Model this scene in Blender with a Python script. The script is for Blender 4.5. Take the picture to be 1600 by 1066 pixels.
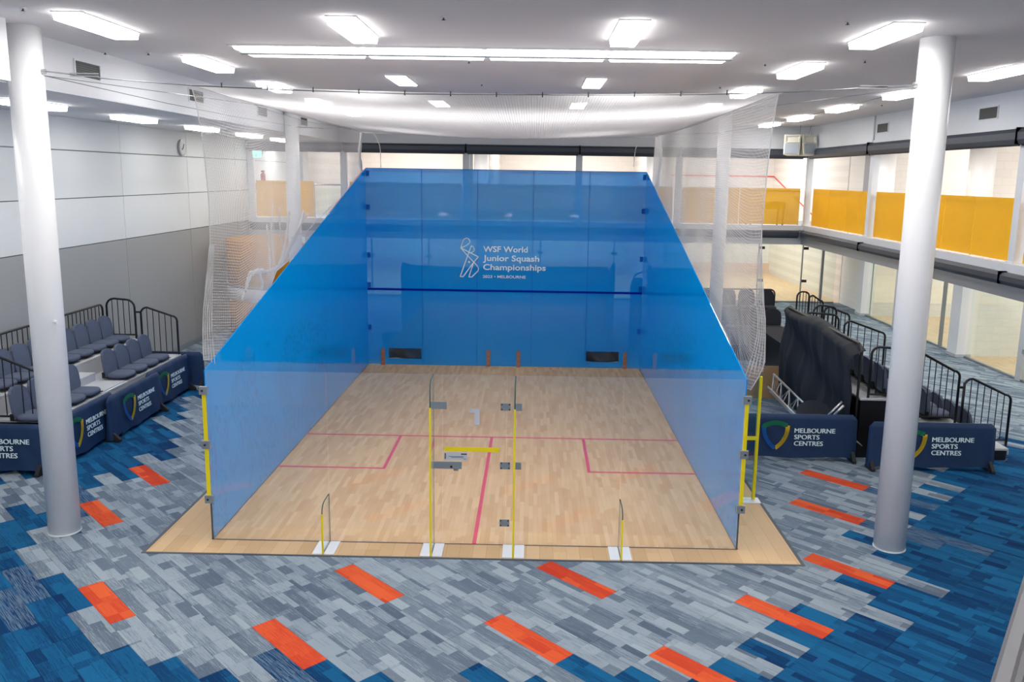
import bpy, bmesh, math, random
from math import sin, cos, pi, radians, sqrt, floor
from mathutils import Vector, Matrix
random.seed(7)
for o in list(bpy.data.objects): bpy.data.objects.remove(o)
SC = bpy.context.scene
COL = SC.collection

# ---------------------------------------------------------------- camera, world, exposure
F = 1312.492
cam = bpy.data.cameras.new('camera')
cam.sensor_fit = 'HORIZONTAL'; cam.sensor_width = 36.0
cam.lens = F / 1600 * 36.0
cam.shift_x = -19.08 / 1600; cam.shift_y = -25.64 / 1600
cam.clip_start = 0.05; cam.clip_end = 200
camo = bpy.data.objects.new('camera', cam); COL.objects.link(camo)
yw, pt, rl = -0.0107, 0.1752, 0.0151
fwd = Vector((sin(yw) * cos(pt), cos(yw) * cos(pt), -sin(pt)))
rt = Vector((cos(yw), -sin(yw), 0)); up = rt.cross(fwd)
r2 = rt * cos(rl) + up * sin(rl); u2 = -rt * sin(rl) + up * cos(rl)
camo.matrix_world = Matrix(((r2.x, u2.x, -fwd.x, 0.6784), (r2.y, u2.y, -fwd.y, -9.6609), (r2.z, u2.z, -fwd.z, 4.4545), (0, 0, 0, 1)))
SC.camera = camo
CAM = Vector((0.6784, -9.6609, 4.4545))
w = bpy.data.worlds.new('world'); SC.world = w; w.use_nodes = True
w.node_tree.nodes['Background'].inputs[0].default_value = (0.9, 0.95, 1, 1)
w.node_tree.nodes['Background'].inputs[1].default_value = 0.3
SC.view_settings.view_transform = 'Standard'; SC.view_settings.look = 'None'
SC.view_settings.gamma = 1; SC.view_settings.use_curve_mapping = False
SC.view_settings.exposure = 1.0
LAMP = 11.5          # strength of the fluorescent diffusers
COURT_W = 165.0      # power of each lamp bank over the far courts

def area_lamp(name, loc, sx, sy, watts, col=(1, .985, .965)):
    l = bpy.data.lights.new(name, 'AREA'); l.shape = 'RECTANGLE'; l.size = sx; l.size_y = sy
    l.energy = watts; l.color = col
    o = bpy.data.objects.new(name, l); o.location = loc; COL.objects.link(o); return o
for cy in (15.2, 8.8, 2.3): area_lamp('court_lamp_bank', (17.0, cy, 6.35), 6, 4, COURT_W)
for cx in (8.8, 2.2, -4.4): area_lamp('court_lamp_bank', (cx, 26.2, 6.35), 4, 6, COURT_W * 1.15)
for cy in (15, 9, 3): area_lamp('gallery_lamp', (10.4, cy, 5.3), .6, 4, 45)
for cx in (6, 0, -6): area_lamp('gallery_lamp', (cx, 18.8, 5.3), 4, .6, 60)
for cy in (15, 9, 3): area_lamp('aisle_lamp', (10.4, cy, 2.6), .5, 4, 28)
for cx in (6, 0, -6): area_lamp('aisle_lamp', (cx, 18.8, 2.6), 4, .5, 40)

# ---------------------------------------------------------------- materials
def lin(c):
    if isinstance(c, (tuple, list)) and max(c) > 1.0: c = [x / 255 for x in c]
    return tuple((x / 12.92 if x <= .04045 else ((x + .055) / 1.055) ** 2.4) for x in c[:3]) + (1,)

class NT:
    def __init__(s, name):
        s.m = bpy.data.materials.new(name); s.m.use_nodes = True
        s.t = s.m.node_tree; s.n = s.t.nodes; s.l = s.t.links
        s.b = s.n['Principled BSDF']; s.out = s.n['Material Output']
    def node(s, typ, ins=None, **kw):
        n = s.n.new(typ)
        for k, v in kw.items(): setattr(n, k, v)
        for k, v in (ins or {}).items():
            if isinstance(v, bpy.types.NodeSocket): s.l.new(v, n.inputs[k])
            else: n.inputs[k].default_value = v
        return n
    def math(s, op, a, b=0.0, c=None):
        n = s.n.new('ShaderNodeMath'); n.operation = op
        for i, v in enumerate((a, b) + ((c,) if c is not None else ())):
            if isinstance(v, bpy.types.NodeSocket): s.l.new(v, n.inputs[i])
            else: n.inputs[i].default_value = v
        return n.outputs[0]
    def mix(s, f, a, b, bt='MIX'):
        n = s.n.new('ShaderNodeMix'); n.data_type = 'RGBA'; n.blend_type = bt
        for k, v in ((0, f), (6, a), (7, b)):
            if isinstance(v, bpy.types.NodeSocket): s.l.new(v, n.inputs[k])
            else: n.inputs[k].default_value = v
        return n.outputs[2]
    def pos(s):
        return s.node('ShaderNodeNewGeometry').outputs['Position']
    def obj(s):
        return s.node('ShaderNodeTexCoord').outputs['Object']
    def ramp(s, f, stops):
        n = s.n.new('ShaderNodeValToRGB'); s.l.new(f, n.inputs[0]); e = n.color_ramp.elements
        while len(e) < len(stops): e.new(.5)
        for i, (p, c) in enumerate(stops): e[i].position = p; e[i].color = c
        return n.outputs[0]
    def wn(s, x, y, z=0.0):
        c = s.node('ShaderNodeCombineXYZ', {0: x, 1: y, 2: z}).outputs[0]
        return s.node('ShaderNodeTexWhiteNoise', {'Vector': c}, noise_dimensions='3D').outputs['Value']
    def noise(s, vec, scale, detail=2, rough=.5):
        return s.node('ShaderNodeTexNoise', {'Vector': vec, 'Scale': scale, 'Detail': detail, 'Roughness': rough}).outputs['Fac']
    def bump(s, h, strength=.2, dist=.01):
        n = s.node('ShaderNodeBump', {'Height': h, 'Strength': strength, 'Distance': dist})
        s.l.new(n.outputs[0], s.b.inputs['Normal'])

def plain(name, col, rough=.5, metal=0, var=.06, scale=6, bump=0.0, bscale=60, spec=.5, coat=0):
    t = NT(name); p = t.obj()
    c = lin(col); n = t.noise(p, scale, 3)
    d = tuple(x * (1 - var) for x in c[:3]) + (1,); e = tuple(min(1, x * (1 + var)) for x in c[:3]) + (1,)
    t.l.new(t.mix(n, d, e), t.b.inputs['Base Color'])
    t.b.inputs['Roughness'].default_value = rough; t.b.inputs['Metallic'].default_value = metal
    t.b.inputs['Specular IOR Level'].default_value = spec; t.b.inputs['Coat Weight'].default_value = coat
    if bump: t.bump(t.noise(p, bscale, 2), bump)
    return t.m

def carpet(name, lo, hi, cross=None):
    t = NT(name); p = t.pos()
    r = t.node('ShaderNodeVectorRotate', {'Vector': p, 'Angle': radians(45)}, rotation_type='Z_AXIS').outputs[0]
    xyz = t.node('ShaderNodeSeparateXYZ', {0: r}); a, b = xyz.outputs[0], xyz.outputs[1]
    row = t.math('FLOOR', t.math('DIVIDE', t.math('ADD', b, .125), .25))
    par = t.math('MODULO', t.math('ADD', row, 1000.0), 2.0)
    pl = t.math('FLOOR', t.math('ADD', a, t.math('ADD', t.math('MULTIPLY', par, .5), .05)))
    rp = t.wn(row, pl, 3.0)
    sub = t.math('FLOOR', t.math('DIVIDE', t.math('ADD', b, t.math('MULTIPLY', rp, .11)), .115))
    seg = t.math('FLOOR', t.math('ADD', t.math('DIVIDE', a, .36), t.math('MULTIPLY', t.wn(sub, pl, 1.0), 3.0)))
    blk = t.wn(sub, seg, row)
    sv = t.node('ShaderNodeVectorMath', {0: r, 1: (3.5, 105.0, 1.0)}, operation='MULTIPLY').outputs[0]
    sv = t.node('ShaderNodeVectorMath', {0: sv, 1: t.node('ShaderNodeCombineXYZ', {0: t.math('MULTIPLY', rp, 40.0)}).outputs[0]}, operation='ADD').outputs[0]
    st = t.noise(sv, 1.0, 3, .65)
    k = t.math('MULTIPLY', t.math('GREATER_THAN', t.math('ADD', st, t.math('MULTIPLY', t.math('SUBTRACT', blk, .5), .28)), .5), .38)
    k = t.math('ADD', k, t.math('MULTIPLY', blk, .42))
    k = t.math('ADD', k, t.math('MULTIPLY', rp, .28))
    c = t.mix(k, lin(lo), lin(hi))
    if cross:
        c2 = t.mix(t.math('MULTIPLY', t.math('GREATER_THAN', t.noise(sv, 1.0, 3), .5), .75), c, lin(cross)); c = c2
    f = t.noise(t.node('ShaderNodeVectorMath', {0: r, 1: (1, 2.5, 1)}, operation='MULTIPLY').outputs[0], 160, 1)
    c = t.mix(t.math('MULTIPLY', f, .35), c, (0.02, .03, .05, 1))
    t.l.new(c, t.b.inputs['Base Color']); t.b.inputs['Roughness'].default_value = .95
    t.b.inputs['Specular IOR Level'].default_value = .1
    t.bump(f, .3, .004)
    return t.m

def wood(name, lo, hi, wy=.45, wx=.057, rough=.45, wob=.05):
    t = NT(name); xyz = t.node('ShaderNodeSeparateXYZ', {0: t.pos()}); x, y = xyz.outputs[0], xyz.outputs[1]
    q = t.math('DIVIDE', x, wx); row = t.math('FLOOR', q)
    qy = t.math('ADD', t.math('DIVIDE', y, wy), t.math('MULTIPLY', t.wn(row, 5.0, 2.0), 7.0)); cell = t.math('FLOOR', qy)
    v = t.wn(row, cell, 9.0)
    big = t.noise(t.pos(), .8, 2)
    k = t.math('ADD', t.math('MULTIPLY', v, .75), t.math('MULTIPLY', big, .25))
    g = t.noise(t.node('ShaderNodeVectorMath', {0: t.pos(), 1: (60, 3, 1)}, operation='MULTIPLY').outputs[0], 1.5, 2)
    c = t.mix(k, lin(lo), lin(hi))
    c = t.mix(t.math('MULTIPLY', g, .16), c, lin((150, 105, 70)))
    fr = t.math('FRACT', q); ln = t.math('LESS_THAN', fr, .04)
    c = t.mix(t.math('MULTIPLY', ln, .25), c, lin((120, 85, 60)))
    t.l.new(c, t.b.inputs['Base Color']); t.b.inputs['Roughness'].default_value = rough
    t.b.inputs['Specular IOR Level'].default_value = .2
    return t.m

def fres(t, ior):
    # both faces of a thin pane reflect alike, so no total reflection inside it
    bf = t.node('ShaderNodeNewGeometry').outputs['Backfacing']
    i = t.math('ADD', t.math('MULTIPLY', bf, 1 / ior - ior), ior)
    return t.node('ShaderNodeFresnel', {'IOR': i}).outputs[0]
def clear_glass(name, tint=(.97, 1, .985), extra=0.0):
    t = NT(name)
    tr = t.node('ShaderNodeBsdfTransparent', {'Color': tint + (1,)})
    gl = t.node('ShaderNodeBsdfGlossy', {'Color': (1, 1, 1, 1), 'Roughness': .02})
    fr = fres(t, 1.45)
    f = t.math('ADD', fr, extra) if extra else fr
    mx = t.node('ShaderNodeMixShader', {0: f, 1: tr.outputs[0], 2: gl.outputs[0]})
    t.l.new(mx.outputs[0], t.out.inputs[0]); return t.m

def dotted_glass(name):
    # clear pane with a very fine white dot print
    t = NT(name)
    tr = t.node('ShaderNodeBsdfTransparent', {'Color': (.97, .99, 1, 1)})
    df = t.node('ShaderNodeBsdfDiffuse', {'Color': (.85, .87, .92, 1)})
    a = t.node('ShaderNodeMixShader', {0: .055, 1: tr.outputs[0], 2: df.outputs[0]})
    gl = t.node('ShaderNodeBsdfGlossy', {'Color': (1, 1, 1, 1), 'Roughness': .02})
    mx = t.node('ShaderNodeMixShader', {0: fres(t, 1.52), 1: a.outputs[0], 2: gl.outputs[0]})
    t.l.new(mx.outputs[0], t.out.inputs[0]); return t.m
def film(name, col, trans, tint, marks=False, refl=1.45, tr=.35):
    """glass with a printed dot film: part of the light passes, the rest meets the blue dots"""
    t = NT(name); TR = tr
    c = lin(col)
    cc = c
    if marks:
        xyz = t.node('ShaderNodeSeparateXYZ', {0: t.pos()})
        n = t.noise(t.node('ShaderNodeVectorMath', {0: t.pos(), 1: (1, 1, .45)}, operation='MULTIPLY').outputs[0], 26, 3, .7)
        zone = t.noise(t.pos(), .9, 1)
        m = t.math('MULTIPLY', t.math('GREATER_THAN', n, .56), t.math('GREATER_THAN', zone, .45))
        lowz = t.math('MULTIPLY', t.math('LESS_THAN', xyz.outputs[2], 2.0), t.math('LESS_THAN', xyz.outputs[1], 6.0))
        m = t.math('MULTIPLY', t.math('MULTIPLY', m, lowz), .35)
        cc = t.mix(m, c, lin((20, 70, 140)))
    df = t.node('ShaderNodeBsdfDiffuse', {'Color': cc})
    tl = t.node('ShaderNodeBsdfTranslucent', {'Color': cc})
    dd = t.node('ShaderNodeMixShader', {0: TR, 1: df.outputs[0], 2: tl.outputs[0]})
    tr = t.node('ShaderNodeBsdfTransparent', {'Color': tint + (1,)})
    a = t.node('ShaderNodeMixShader', {0: trans, 1: dd.outputs[0], 2: tr.outputs[0]})
    gl = t.node('ShaderNodeBsdfGlossy', {'Color': (1, 1, 1, 1), 'Roughness': .04})
    fr = fres(t, refl)
    mx = t.node('ShaderNodeMixShader', {0: fr, 1: a.outputs[0], 2: gl.outputs[0]})
    t.l.new(mx.outputs[0], t.out.inputs[0]); return t.m

def perforated(name, col, hole=.2, scale=90):
    t = NT(name)
    c = t.mix(t.noise(t.pos(), 3.0, 3), lin([x * .95 for x in col]), lin(col))
    t.l.new(c, t.b.inputs['Base Color']); t.b.inputs['Roughness'].default_value = .45
    tl = t.node('ShaderNodeBsdfTranslucent', {'Color': lin(col)})
    a = t.node('ShaderNodeMixShader', {0: .3, 1: t.b.outputs[0], 2: tl.outputs[0]})
    tr = t.node('ShaderNodeBsdfTransparent', {'Color': (1, .93, .75, 1)})
    mx = t.node('ShaderNodeMixShader', {0: hole, 1: a.outputs[0], 2: tr.outputs[0]})
    t.l.new(mx.outputs[0], t.out.inputs[0]); return t.m

def glow(name, col, s):
    t = NT(name); c = lin(col)
    t.b.inputs['Base Color'].default_value = c
    t.b.inputs['Emission Color'].default_value = c; t.b.inputs['Emission Strength'].default_value = s
    return t.m

def blockwall(name, col):
    t = NT(name)
    br = t.node('ShaderNodeTexBrick', {'Vector': t.node('ShaderNodeVectorRotate', {'Vector': t.pos(), 'Angle': radians(90)}, rotation_type='X_AXIS').outputs[0],
        'Color1': lin(col), 'Color2': lin([c * .985 for c in col]), 'Mortar': lin([c * .95 for c in col]), 'Scale': 1.0, 'Mortar Size': .006, 'Brick Width': .4, 'Row Height': .2})
    n = t.noise(t.pos(), 9, 4, .7)
    c = t.mix(t.math('MULTIPLY', t.math('GREATER_THAN', n, .66), .12), br.outputs[0], lin((190, 185, 180)))
    t.l.new(c, t.b.inputs['Base Color']); t.b.inputs['Roughness'].default_value = .6
    return t.m

MT = {}
MT['ceiling'] = plain('ceiling_paint', (240, 237, 238), .8, var=.015, scale=1)
MT['white'] = plain('white_paint', (232, 234, 238), .5, var=.02)
MT['column'] = plain('column_paint', (244, 244, 246), .35, var=.02, scale=2)
MT['panel_white'] = plain('wall_panel_white', (226, 229, 230), .55, var=.02, scale=1, bump=.05, bscale=120)
MT['panel_grey'] = plain('wall_panel_grey', (164, 166, 166), .6, var=.03, scale=1, bump=.05, bscale=120)
MT['groove'] = plain('groove_dark', (140, 140, 140), .8)
MT['grey_trim'] = plain('grey_trim', (150, 155, 162), .4, metal=.3)
MT['shutter'] = plain('shutter_dark', (62, 68, 80), .45, var=.1, scale=20)
MT['beam_grey'] = plain('beam_grey', (188, 192, 196), .5)
MT['black'] = plain('black_powder_coat', (22, 22, 26), .38, var=.1)
MT['blackcloth'] = plain('black_mesh_cloth', (34, 36, 42), .8, var=.35, scale=3, bump=.4, bscale=14)
MT['seat'] = plain('seat_fabric', (92, 101, 121), .9, var=.12, scale=30, bump=.3, bscale=250, spec=.2)
MT['blackseat'] = plain('black_seat_fabric', (34, 37, 46), .9, var=.2, scale=20)
MT['deck'] = plain('deck_laminate', (190, 192, 197), .5, var=.04)
MT['navy'] = plain('navy_banner_cloth', (18, 50, 88), .65, var=.15, scale=4, bump=.25, bscale=8)
MT['navyfoot'] = plain('black_rubber', (30, 31, 34), .7)
MT['yellow'] = plain('yellow_strip', (246, 224, 8), .45, var=.03)
MT['steel'] = plain('stainless_steel', (175, 176, 178), .32, metal=.9, var=.05)
MT['satin'] = plain('satin_plate', (152, 160, 166), .4, metal=.5, var=.05)
MT['alu'] = plain('aluminium_tube', (205, 206, 208), .28, metal=.8, var=.05)
MT['bolt'] = plain('dark_bolt', (60, 60, 62), .4, metal=.6)
MT['greenedge'] = plain('glass_edge_green', (22, 84, 82), .15, var=.1)
MT['glass'] = dotted_glass('dot_printed_glass')
MT['glassgreen'] = clear_glass('green_glass', (.93, .98, .95))
MT['film_front'] = film('blue_film_front', (0, 180, 255), .43, (.54, .76, 1.0), tr=.15)
MT['film_side'] = film('blue_film_side', (0, 178, 255), .14, (.4, .7, 1.0), marks=True, tr=.2)
MT['bluedark'] = plain('navy_line_film', (0, 40, 160), .6, var=.03, spec=.05)
MT['blueclamp'] = plain('blue_shaded_bracket', (0, 100, 190), .6, var=.05, spec=.05)
MT['decal'] = plain('white_decal', (232, 250, 252), .5, var=.02)
MT['decal_grey'] = plain('grey_decal', (196, 202, 212), .5, var=.02)
MT['court'] = wood('court_maple', (222, 170, 118), (246, 206, 154), .42, .06, .55)
MT['border'] = wood('border_maple', (200, 164, 120), (226, 192, 148), 1.0, .16, .4)
MT['farcourt'] = wood('far_court_maple', (224, 190, 150), (238, 208, 170), .6, .1, .4)
MT['pink'] = plain('pink_court_line', (236, 48, 96), .45, var=.04)
MT['edge'] = plain('dark_edge_strip', (72, 78, 86), .5)
MT['grey'] = carpet('carpet_grey', (88, 103, 122), (168, 181, 191))
MT['blue'] = carpet('carpet_blue', (0, 44, 92), (22, 104, 152))
MT['bluegrey'] = carpet('carpet_blue_streaked', (8, 54, 100), (40, 95, 138), (112, 132, 152))
MT['orange'] = carpet('carpet_orange', (206, 60, 34), (240, 104, 54))
MT['gold'] = perforated('gold_perforated_metal', (255, 206, 26), .1)
MT['goldthin'] = perforated('gold_perforated_sheet', (250, 204, 60), .3)
MT['lamp'] = glow('lamp_diffuser', (255, 253, 250), LAMP * 1.15)
MT['lampside'] = glow('lamp_diffuser_side', (255, 253, 250), LAMP * .33)
MT['lampdim'] = glow('lamp_tube_row', (255, 253, 252), LAMP * .4)
MT['lampwhite'] = plain('lamp_body', (235, 236, 238), .4)
MT['vent'] = plain('vent_grille', (44, 47, 46), .5, var=.1)
MT['ventlight'] = plain('vent_slat', (88, 92, 86), .5, var=.1)
MT['net'] = plain('white_net_cord', (206, 204, 205), .8, var=.02)
MT['cable'] = plain('steel_cable', (120, 122, 126), .4, metal=.5)
MT['speaker'] = plain('cream_speaker', (222, 220, 206), .5, var=.05)
MT['speakergrille'] = plain('speaker_grille', (160, 168, 176), .6, var=.1, scale=60)
MT['court_wall'] = blockwall('court_block_wall', (240, 238, 235))
MT['red'] = plain('red_court_line', (224, 92, 78), .5)
MT['plum'] = plain('tin_board', (230, 200, 180), .5)
MT['tan'] = plain('plywood', (176, 140, 100), .6, var=.1, scale=12)
MT['bracket'] = plain('copper_brown_bracket', (168, 112, 84), .5, var=.1)
MT['plastic'] = plain('grey_plastic_sheet', (96, 102, 106), .3, var=.5, scale=5, bump=.8, bscale=9)
MT['exit'] = glow('exit_sign_face', (120, 225, 190), 1.6)
MT['redbox'] = plain('red_extinguisher', (190, 40, 40), .4)
MT['logoblue'] = plain('logo_blue', (20, 100, 190), .6)
MT['logogreen'] = plain('logo_green', (20, 130, 90), .6)
MT['logogold'] = plain('logo_gold', (222, 186, 40), .6)
MT['rail'] = plain('grey_rail_metal', (118, 116, 120), .45, metal=.3, var=.12, scale=9)
MT['clock'] = plain('clock_face', (206, 210, 210), .4)
MT['drum'] = perforated('gold_drum_sheet', (218, 158, 34), .05)

# ---------------------------------------------------------------- mesh helpers
class M:
    def __init__(s): s.v = []; s.f = []; s.mi = []; s.cur = 0
    def add(s, vs, fs):
        k = len(s.v); s.v += [tuple(v) for v in vs]
        for f in fs: s.f.append(tuple(i + k for i in f)); s.mi.append(s.cur)
        return s
    def box(s, x0, y0, z0, x1, y1, z1):
        x0, x1 = min(x0, x1), max(x0, x1); y0, y1 = min(y0, y1), max(y0, y1); z0, z1 = min(z0, z1), max(z0, z1)
        return s.add([(x0, y0, z0), (x1, y0, z0), (x1, y1, z0), (x0, y1, z0), (x0, y0, z1), (x1, y0, z1), (x1, y1, z1), (x0, y1, z1)],
                     [(0, 3, 2, 1), (4, 5, 6, 7), (0, 1, 5, 4), (1, 2, 6, 5), (2, 3, 7, 6), (3, 0, 4, 7)])
    def obox(s, c, ax, ay, az):
        c = Vector(c); ax, ay, az = Vector(ax), Vector(ay), Vector(az)
        return s.add([c - ax - ay - az, c + ax - ay - az, c + ax + ay - az, c - ax + ay - az, c - ax - ay + az, c + ax - ay + az, c + ax + ay + az, c - ax + ay + az],
                     [(0, 3, 2, 1), (4, 5, 6, 7), (0, 1, 5, 4), (1, 2, 6, 5), (2, 3, 7, 6), (3, 0, 4, 7)])
    def tube(s, pts, r, n=8, cap=True):
        pts = [Vector(p) for p in pts]; rings = []; u = None
        for i, p in enumerate(pts):
            d = (pts[min(i + 1, len(pts) - 1)] - pts[max(i - 1, 0)])
            if d.length < 1e-9: d = Vector((0, 0, 1))
            d.normalize()
            if u is None: u = Vector((0, 0, 1)) if abs(d.z) < .9 else Vector((1, 0, 0))
            a = (u - d * u.dot(d)); a.normalize(); u = a; b = d.cross(a)
            rr = r[i] if isinstance(r, (list, tuple)) else r
            rings.append([p + a * (rr * cos(2 * pi * k / n)) + b * (rr * sin(2 * pi * k / n)) for k in range(n)])
        vs = [v for g in rings for v in g]; fs = []
        for i in range(len(pts) - 1):
            for k in range(n):
                fs.append((i * n + k, i * n + (k + 1) % n, (i + 1) * n + (k + 1) % n, (i + 1) * n + k))
        if cap: fs.append(tuple(range(n - 1, -1, -1))); fs.append(tuple((len(pts) - 1) * n + k for k in range(n)))
        return s.add(vs, fs)
    def prism(s, poly, axis, a0, a1):
        """poly of 2D points extruded along axis; 2D is the other two axes in order"""
        def P(p, a): return {0: (a, p[0], p[1]), 1: (p[0], a, p[1]), 2: (p[0], p[1], a)}[axis]
        n = len(poly)
        return s.add([P(p, a0) for p in poly] + [P(p, a1) for p in poly],
                     [tuple(range(n)), tuple(range(2 * n - 1, n - 1, -1))] + [(i, i + n, (i + 1) % n + n, (i + 1) % n) for i in range(n)])
    def grid(s, fn, nu, nv):
        vs = [fn(i / nu, j / nv) for j in range(nv + 1) for i in range(nu + 1)]
        return s.add(vs, [(j * (nu + 1) + i, j * (nu + 1) + i + 1, (j + 1) * (nu + 1) + i + 1, (j + 1) * (nu + 1) + i) for j in range(nv) for i in range(nu)])
    def ribbon(s, pts, wdt, axis=1, at=0.0, th=.002):
        """flat stroke in a plane across axis with small thickness"""
        for (p, q) in zip(pts[:-1], pts[1:]):
            dx, dy = q[0] - p[0], q[1] - p[1]; L = sqrt(dx * dx + dy * dy) or 1
            nx, ny = -dy / L * wdt / 2, dx / L * wdt / 2; ex, ey = dx / L * wdt * .3, dy / L * wdt * .3
            poly = [(p[0] - ex + nx, p[1] - ey + ny), (q[0] + ex + nx, q[1] + ey + ny), (q[0] + ex - nx, q[1] + ey - ny), (p[0] - ex - nx, p[1] - ey - ny)]
            s.prism(poly, axis, at, at + th)
        return s
    def xf(s, mtx):
        s.v = [tuple(mtx @ Vector(v)) for v in s.v]; return s
    def build(s, name, mat, parent=None, smooth=False, world=True, bevel=0, solid=0):
        me = bpy.data.meshes.new(name)
        off = Vector((0, 0, 0))
        if parent is not None and world: off = WLOC.get(parent.name, Vector((0, 0, 0)))
        me.from_pydata([tuple(Vector(v) - off) for v in s.v] if off.length > 0 else s.v, [], s.f)
        mats = mat if isinstance(mat, (list, tuple)) else [mat]
        for m in mats: me.materials.append(MT[m])
        if len(mats) > 1:
            for p, i in zip(me.polygons, s.mi): p.material_index = i
        me.update()
        bm = bmesh.new(); bm.from_mesh(me); bmesh.ops.recalc_face_normals(bm, faces=bm.faces); bm.to_mesh(me); bm.free()
        if smooth:
            for p in me.polygons: p.use_smooth = True
        o = bpy.data.objects.new(name, me); COL.objects.link(o)
        if parent is not None:
            o.parent = parent; WLOC[o.name] = off
        else: WLOC[o.name] = Vector((0, 0, 0))
        if bevel:
            b = o.modifiers.new('bevel', 'BEVEL'); b.width = bevel; b.segments = 2; b.limit_method = 'ANGLE'
        if solid:
            b = o.modifiers.new('solid', 'SOLIDIFY'); b.thickness = solid; b.offset = 0
        return o
WLOC = {}
def B(*a): return M().box(*a)
def tag(o, label=None, cat=None, group=None, kind=None):
    if label: o['label'] = label
    if cat: o['category'] = cat
    if group: o['group'] = group
    if kind: o['kind'] = kind
    return o
def thing(name, label, cat, loc=(0, 0, 0), group=None, rz=0):
    o = bpy.data.objects.new(name, None); o.empty_display_size = .1; COL.objects.link(o); o.location = loc
    o.rotation_euler = (0, 0, rz)
    WLOC[o.name] = Vector(loc); return tag(o, label, cat, group)
def struct(o, label=None):
    o['kind'] = 'structure'
    if label: o['label'] = label
    return o
def dup(root, loc, rz=None, label=None, group=None):
    def cp(o, par):
        c = o.copy(); COL.objects.link(c); c.parent = par
        for ch in o.children: cp(ch, c)
        return c
    r = cp(root, None); r.location = loc
    if rz is not None: r.rotation_euler = (0, 0, rz)
    if label: r['label'] = label
    if group: r['group'] = group
    return r
def text_mesh(s, size, width, mat, name, bold=.01, parent=None, mtx=None, depth=.002, align='LEFT', sx=None):
    cu = bpy.data.curves.new('t', 'FONT'); cu.body = s; cu.size = size; cu.offset = bold * size; cu.extrude = depth; cu.align_x = align
    cu.resolution_u = 3
    o = bpy.data.objects.new('t', cu); COL.objects.link(o)
    dg = bpy.context.evaluated_depsgraph_get(); me = bpy.data.meshes.new_from_object(o.evaluated_get(dg))
    bpy.data.objects.remove(o)
    xs = [v.co.x for v in me.vertices]; wd = max(xs) - min(xs)
    k = (width / wd) if width else 1.0; x0 = min(xs) if align == 'LEFT' else 0
    for v in me.vertices: v.co.x = (v.co.x - x0) * k
    if mtx is not None: me.transform(mtx)
    me.materials.clear(); me.materials.append(MT[mat])
    ob = bpy.data.objects.new(name, me); COL.objects.link(ob)
    if parent is not None: ob.parent = parent
    return ob

# ================================================================= THE SETTING
CE = 6.03
# ---- floor slab and carpet planks (0.25 x 1.0 m at 45 degrees)
floor_o = struct(B(-8.3, -14, -.2, 12.0, 21.3, -.014).build('floor', 'edge'))
RB = [(-4, 0.2), (-2.9, 1.0), (-2.4, 2.2), (-2, 3.5), (-1, 4.5), (0, 5.1), (1, 5.5), (2, 6.3), (3, 6.9), (4.2, 7.6), (4.6, 9.5), (5.2, 30)]
LB = [(-4, -1.0), (-2.95, -1.2), (-2.6, -2.6), (-2.2, -3.7), (-1.5, -4.4), (-.6, -4.9), (.3, -5.15), (2, -5.2), (3, -5.25), (5, -5.6), (7, -6.1), (9, -8), (9.1, -20)]
def itp(T, y):
    if y <= T[0][0]: return T[0][1]
    for (a, b), (c, d) in zip(T[:-1], T[1:]):
        if y <= c: return b + (d - b) * (y - a) / (c - a)
    return T[-1][1]
ORANGE = {(-11, .43), (-15, .43), (-12, -4.05), (-8, -5.05), (-6, -.05), (1, 1.45), (-4, 1.95), (22, 1.95), (17, 2.45), (11, 3.45), (5, 3.45), (1, 3.45 - 0)}
ORC = [(-11, .45), (-15, -1.55), (-12, -4.05), (-8, -5.05), (-6, -.05), (1, 1.45), (-4, 1.95), (22, 1.95), (17, 2.45), (11, 3.45), (5, 3.45), (-1, 3.45), (28, -2.05), (-10, -8.05)]
def plank_type(row, a):
    b = row * .25; x = (a + b) / sqrt(2); y = (b - a) / sqrt(2)
    for (r, ac) in ORC:
        if r == row and abs(a - ac) < .3: return 'orange'
    h = (math.sin(row * 12.9898 + a * 78.233) * 43758.5453) % 1
    h2 = (math.sin(row * 39.1 + a * 11.7) * 24634.6) % 1
    j = (h - .5) * .9
    blue = x > itp(RB, y) + j or x < itp(LB, y) - j * .8 or y < -3.05 + j * .3
    if (x + 6.75) ** 2 + (y - 1.35) ** 2 < .62: blue = False
    edge = min(abs(x - itp(RB, y)), abs(x - itp(LB, y)))
    if edge < .8 and h2 < .09: return 'bluegrey'
    return 'blue' if blue else 'grey'
def plank_mesh(mat):
    # a thin bevelled tile, local a along x, b along y
    m = M(); L, W, t, e = .4996, .1246, .006, .0015
    m.add([(-L, -W, -t), (L, -W, -t), (L, W, -t), (-L, W, -t), (-L + e, -W + e, 0), (L - e, -W + e, 0), (L - e, W - e, 0), (-L + e, W - e, 0)],
          [(4, 5, 6, 7), (0, 1, 5, 4), (1, 2, 6, 5), (2, 3, 7, 6), (3, 0, 4, 7)])
    me = bpy.data.meshes.new('carpet_plank'); me.from_pydata(m.v, [], m.f); me.materials.append(MT[mat]); me.update(); return me
PM = {k: plank_mesh(k) for k in ('grey', 'blue', 'bluegrey', 'orange')}
planks = []
def inview(x, y, mx=1.03):
    v = Vector((x, y, 0)) - CAM; z = v.dot(fwd)
    if z <= .5: return None
    px = 819 + F * v.dot(r2) / z; py = 507.4 - F * v.dot(u2) / z
    if -60 < px < 1660 and py < 1130: return z
    return None
for row in range(-70, 120):
    sh = .45 if row % 2 else .95
    for k in range(-25, 25):
        a = k + sh; b = row * .25; x = (a + b) / sqrt(2); y = (b - a) / sqrt(2)
        if not (-8.6 < x < 12.2 and -6 < y < 21.4): continue
        if -3.5 < x < 3.5 and 0.1 < y < 9.8: continue
        z = inview(x, y)
        planks.append((z if z else 1e3 + y, row, a, x, y))
planks.sort()
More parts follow.
